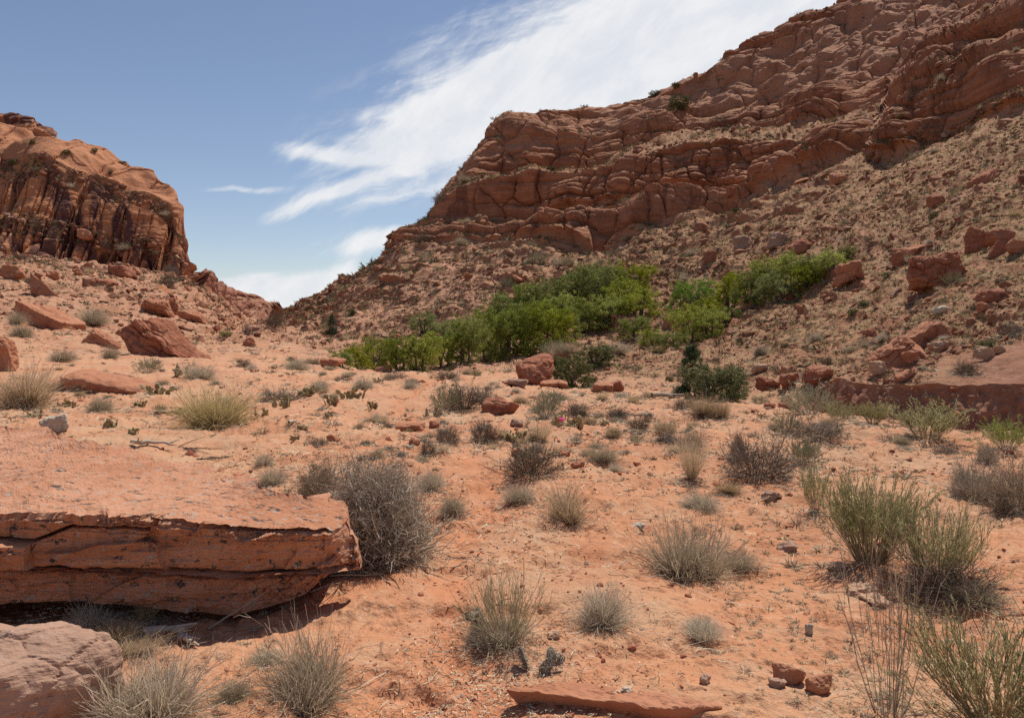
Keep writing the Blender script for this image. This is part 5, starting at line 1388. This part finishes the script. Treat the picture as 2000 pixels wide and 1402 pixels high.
def scatter_rocks(name, label, pts, size, mat, seed, flat_=.6):
    r = np.random.default_rng(seed); d, f = ico(1); n = len(pts)
    v = d[None] * (1 + r.normal(0, .22, (n, len(d), 1))) * .5
    v = v * (size[:, None, None] * np.stack([r.uniform(.8, 1.4, n), r.uniform(.6, 1, n), r.uniform(.35, .9, n) * flat_ * 1.4], -1)[:, None])
    a = r.uniform(0, 6.28, n); b = r.normal(0, .35, n)
    x, y, z = v[..., 0], v[..., 1], v[..., 2]
    x, z = x * np.cos(b)[:, None] + z * np.sin(b)[:, None], -x * np.sin(b)[:, None] + z * np.cos(b)[:, None]
    x, y = x * np.cos(a)[:, None] - y * np.sin(a)[:, None], x * np.sin(a)[:, None] + y * np.cos(a)[:, None]
    v = np.stack([x, y, z], -1) + pts[:, None]
    ff = (f[None] + np.arange(n)[:, None, None] * len(d)).reshape(-1, 3)
    o = mesh_obj(name, v.reshape(-1, 3), ff, mat, attrs={'var': np.repeat(r.uniform(0, 1, n), len(d))})
    return tag(o, label, name.replace('_', ' '), kind='stuff')


def rubble_mat(name, c1, c2, c3):
    m, t, b = mat_base(name); v = attr(t, 'var'); pos_ = t.n.new('ShaderNodeNewGeometry').outputs['Position']
    c = t.mix(t.ramp(v, .1, .6), c1, c2); c = t.mix(t.ramp(v, .78, .95), c, c3)
    c = t.mix(t.m('MULTIPLY', t.noise(pos_, 5, 4), .5), c, (.16, .07, .045))
    t.put(b.inputs['Base Color'], c); return m


M_RUB = rubble_mat('rubble', (.20, .078, .045), (.34, .155, .090), (.42, .26, .18))
M_PEB = rubble_mat('pebble', (.32, .10, .055), (.50, .20, .115), (.45, .33, .25))
cs = cand[560:22560]; g = P[cs[:, 0], cs[:, 1]]
keep = fbm(g * .8 / 9, 2, 301) > -.35 + rng.uniform(0, .7, len(g)) - .35
keep &= ~((PROJ_X[cs[:, 0], cs[:, 1]] > 560) & (PROJ_X[cs[:, 0], cs[:, 1]] < 1080) & (rng.uniform(0, 1, len(g)) < .6))
g = g[keep]; sz = np.exp(rng.normal(1.5, .6, len(g))) * g[:, 1] / F_PX
scatter_rocks('rubble', 'loose red sandstone rubble strewn over the slopes', g - [0, 0, 0], sz, M_RUB, 303, .8)


def scatter_tufts(name, label, pts, size, mat, seed, nb=14, spread=1.2):
    r = np.random.default_rng(seed); n = len(pts)
    p = stems(r, n * nb, .25, spread, .75, .25, k=3, wob=.05)
    s = np.repeat(size, nb)[:, None, None]; o_ = np.repeat(pts, nb, 0)[:, None]
    w_ = np.repeat(size, nb)[:, None] * np.array([[.075, .07, .03]])
    co, f, v, a = ribbons(p * s * [1, 1, .85] + o_, w_, np.clip(np.repeat(r.uniform(0, .7, n), nb) + r.uniform(0, .3, n * nb), 0, 1), r)
    o = mesh_obj(name, co, f, mat, attrs={'var': v, 'along': a})
    return tag(o, label, name.replace('_', ' '), kind='stuff')


M_DRYG = plant_mat('slope_dry_grass', (.19, .145, .065), (.40, .31, .155), trans=.1)
M_SCRUB = plant_mat('slope_scrub', (.085, .085, .045), (.22, .20, .12))
cs = cand[22560:48000]; g = P[cs[:, 0], cs[:, 1]]
dens_ = fbm(g * .8 / 8, 2, 311) + np.clip((PROJ_X[cs[:, 0], cs[:, 1]] - 900) / 900, 0, .6) + .1 - .6 * (PROJ_X[cs[:, 0], cs[:, 1]] < 560)
g = g[dens_ > rng.uniform(-.7, .7, len(g))]; sz = np.exp(rng.normal(1.75, .4, len(g))) * g[:, 1] / F_PX
scatter_tufts('dry_grass', 'dry yellowish grass tufts all over the talus slopes', g, sz, M_DRYG, 312)
cs = cand[48000:53500]; g = P[cs[:, 0], cs[:, 1]]; sz = np.exp(rng.normal(2.0, .4, len(g))) * g[:, 1] / F_PX
scatter_tufts('scrub', 'tiny dark scrub dotted over the talus slopes', g, sz, M_SCRUB, 313, 22)
# ledge scrub on the cliffs
okc = np.argwhere(VIS & (Zr >= 10) & (Zr <= 16) & (NRM[..., 2] > .55) & (Xc > 800) & (Xc < 2050)); rng.shuffle(okc)
if len(okc):
    cs = okc[:900]; g = P[cs[:, 0], cs[:, 1]]; sz = np.exp(rng.normal(1.9, .4, len(g))) * g[:, 1] / F_PX
    scatter_tufts('scrub', 'low scrub growing on the benches between the cliff bands', g, sz, M_SCRUB, 314, 18)

# ---- litter on the canyon floor
okf = np.argwhere(VIS & (zone[:, None] >= 1) & (zone[:, None] <= 6) & (Xc > -60) & (Xc < 2060)); rng.shuffle(okf)
cs = okf[60000:72000]; g = P[cs[:, 0], cs[:, 1]]
cl_ = fbm(g / 1.6, 3, 321)
g = g[cl_ > rng.uniform(-.5, .8, len(g))]; sz = np.exp(rng.normal(1.45, .55, len(g))) * g[:, 1] / F_PX
scatter_rocks('pebbles', 'red pebbles and clods scattered over the sandy floor', g - [0, 0, .0], sz, M_PEB, 322, .7)
M_LIT = plant_mat('straw_litter', (.34, .26, .16), (.62, .52, .36))
cs = okf[9000:58000]; g = P[cs[:, 0], cs[:, 1]]
cl_ = fbm(g / 1.1, 4, 331)
g = g[cl_ > rng.uniform(-.25, 1.0, len(g))]; n = len(g); a = rng.uniform(0, 6.28, n); L_ = np.exp(rng.normal(2.1, .5, n)) * g[:, 1] / F_PX
t = np.linspace(-.5, .5, 4)[None, :, None]
d = np.stack([np.cos(a), np.sin(a), rng.normal(0, .12, n)], -1)
pth = g[:, None] + d[:, None] * L_[:, None, None] * t + np.cumsum(rng.normal(0, .09, (n, 4, 3)), 1) * L_[:, None, None] * [1, 1, .3] + [0, 0, .012]
co, f, v, al = ribbons(pth, np.full((n, 4), 1.0) * (1.7 * g[:, 1:2] / F_PX), rng.uniform(0, 1, n), rng)
tag(mesh_obj('straw_litter', co, f, M_LIT, attrs={'var': v, 'along': al}), 'bits of dry straw and twig lying over the sandy floor', 'straw litter', kind='stuff')
# dead stems shed round the foot of every shrub near by
bx_, by_, bw_ = (np.array(v_) for v_ in zip(*BASES))
ks = np.repeat(np.arange(len(bx_)), 110); n = len(ks); a = rng.uniform(0, 6.28, n); rr_ = np.abs(rng.normal(0, .52, n)) * bw_[ks]
X_ = bx_[ks] + np.cos(a) * rr_; Y_ = by_[ks] + np.sin(a) * rr_
Z_ = np.array([ground_z(x_, y_) for x_, y_ in zip(X_, Y_)])
g = np.stack([X_, Y_, Z_], -1); a = rng.uniform(0, 6.28, n); L_ = np.exp(rng.normal(-2.3, .5, n)) * np.clip(bw_[ks] * 2, .5, 1.5)
d = np.stack([np.cos(a), np.sin(a), rng.normal(0, .18, n)], -1)
pth = g[:, None] + d[:, None] * L_[:, None, None] * t + np.cumsum(rng.normal(0, .09, (n, 4, 3)), 1) * L_[:, None, None] * [1, 1, .3] + [0, 0, .012]
co, f, v, al = ribbons(pth, np.full((n, 4), 1.0) * (1.4 * g[:, 1:2] / F_PX), rng.uniform(0, 1, n), rng)
tag(mesh_obj('shed_stems', co, f, M_GREYGRASS, attrs={'var': v, 'along': al}), 'dead grey stems shed on the sand around the shrubs', 'shed stems', kind='stuff')
# low dry grass mats
cs = okf[75000:81000]; g = P[cs[:, 0], cs[:, 1]]; g = g[fbm(g / 1.8, 3, 341) > rng.uniform(-.2, .9, len(g))]
sz = np.exp(rng.normal(2.6, .4, len(g))) * g[:, 1] / F_PX
scatter_tufts('dry_grass', 'sparse low dry grass sprouting from the sandy floor', g, sz * .8, M_LIT, 342, 26, 1.5)
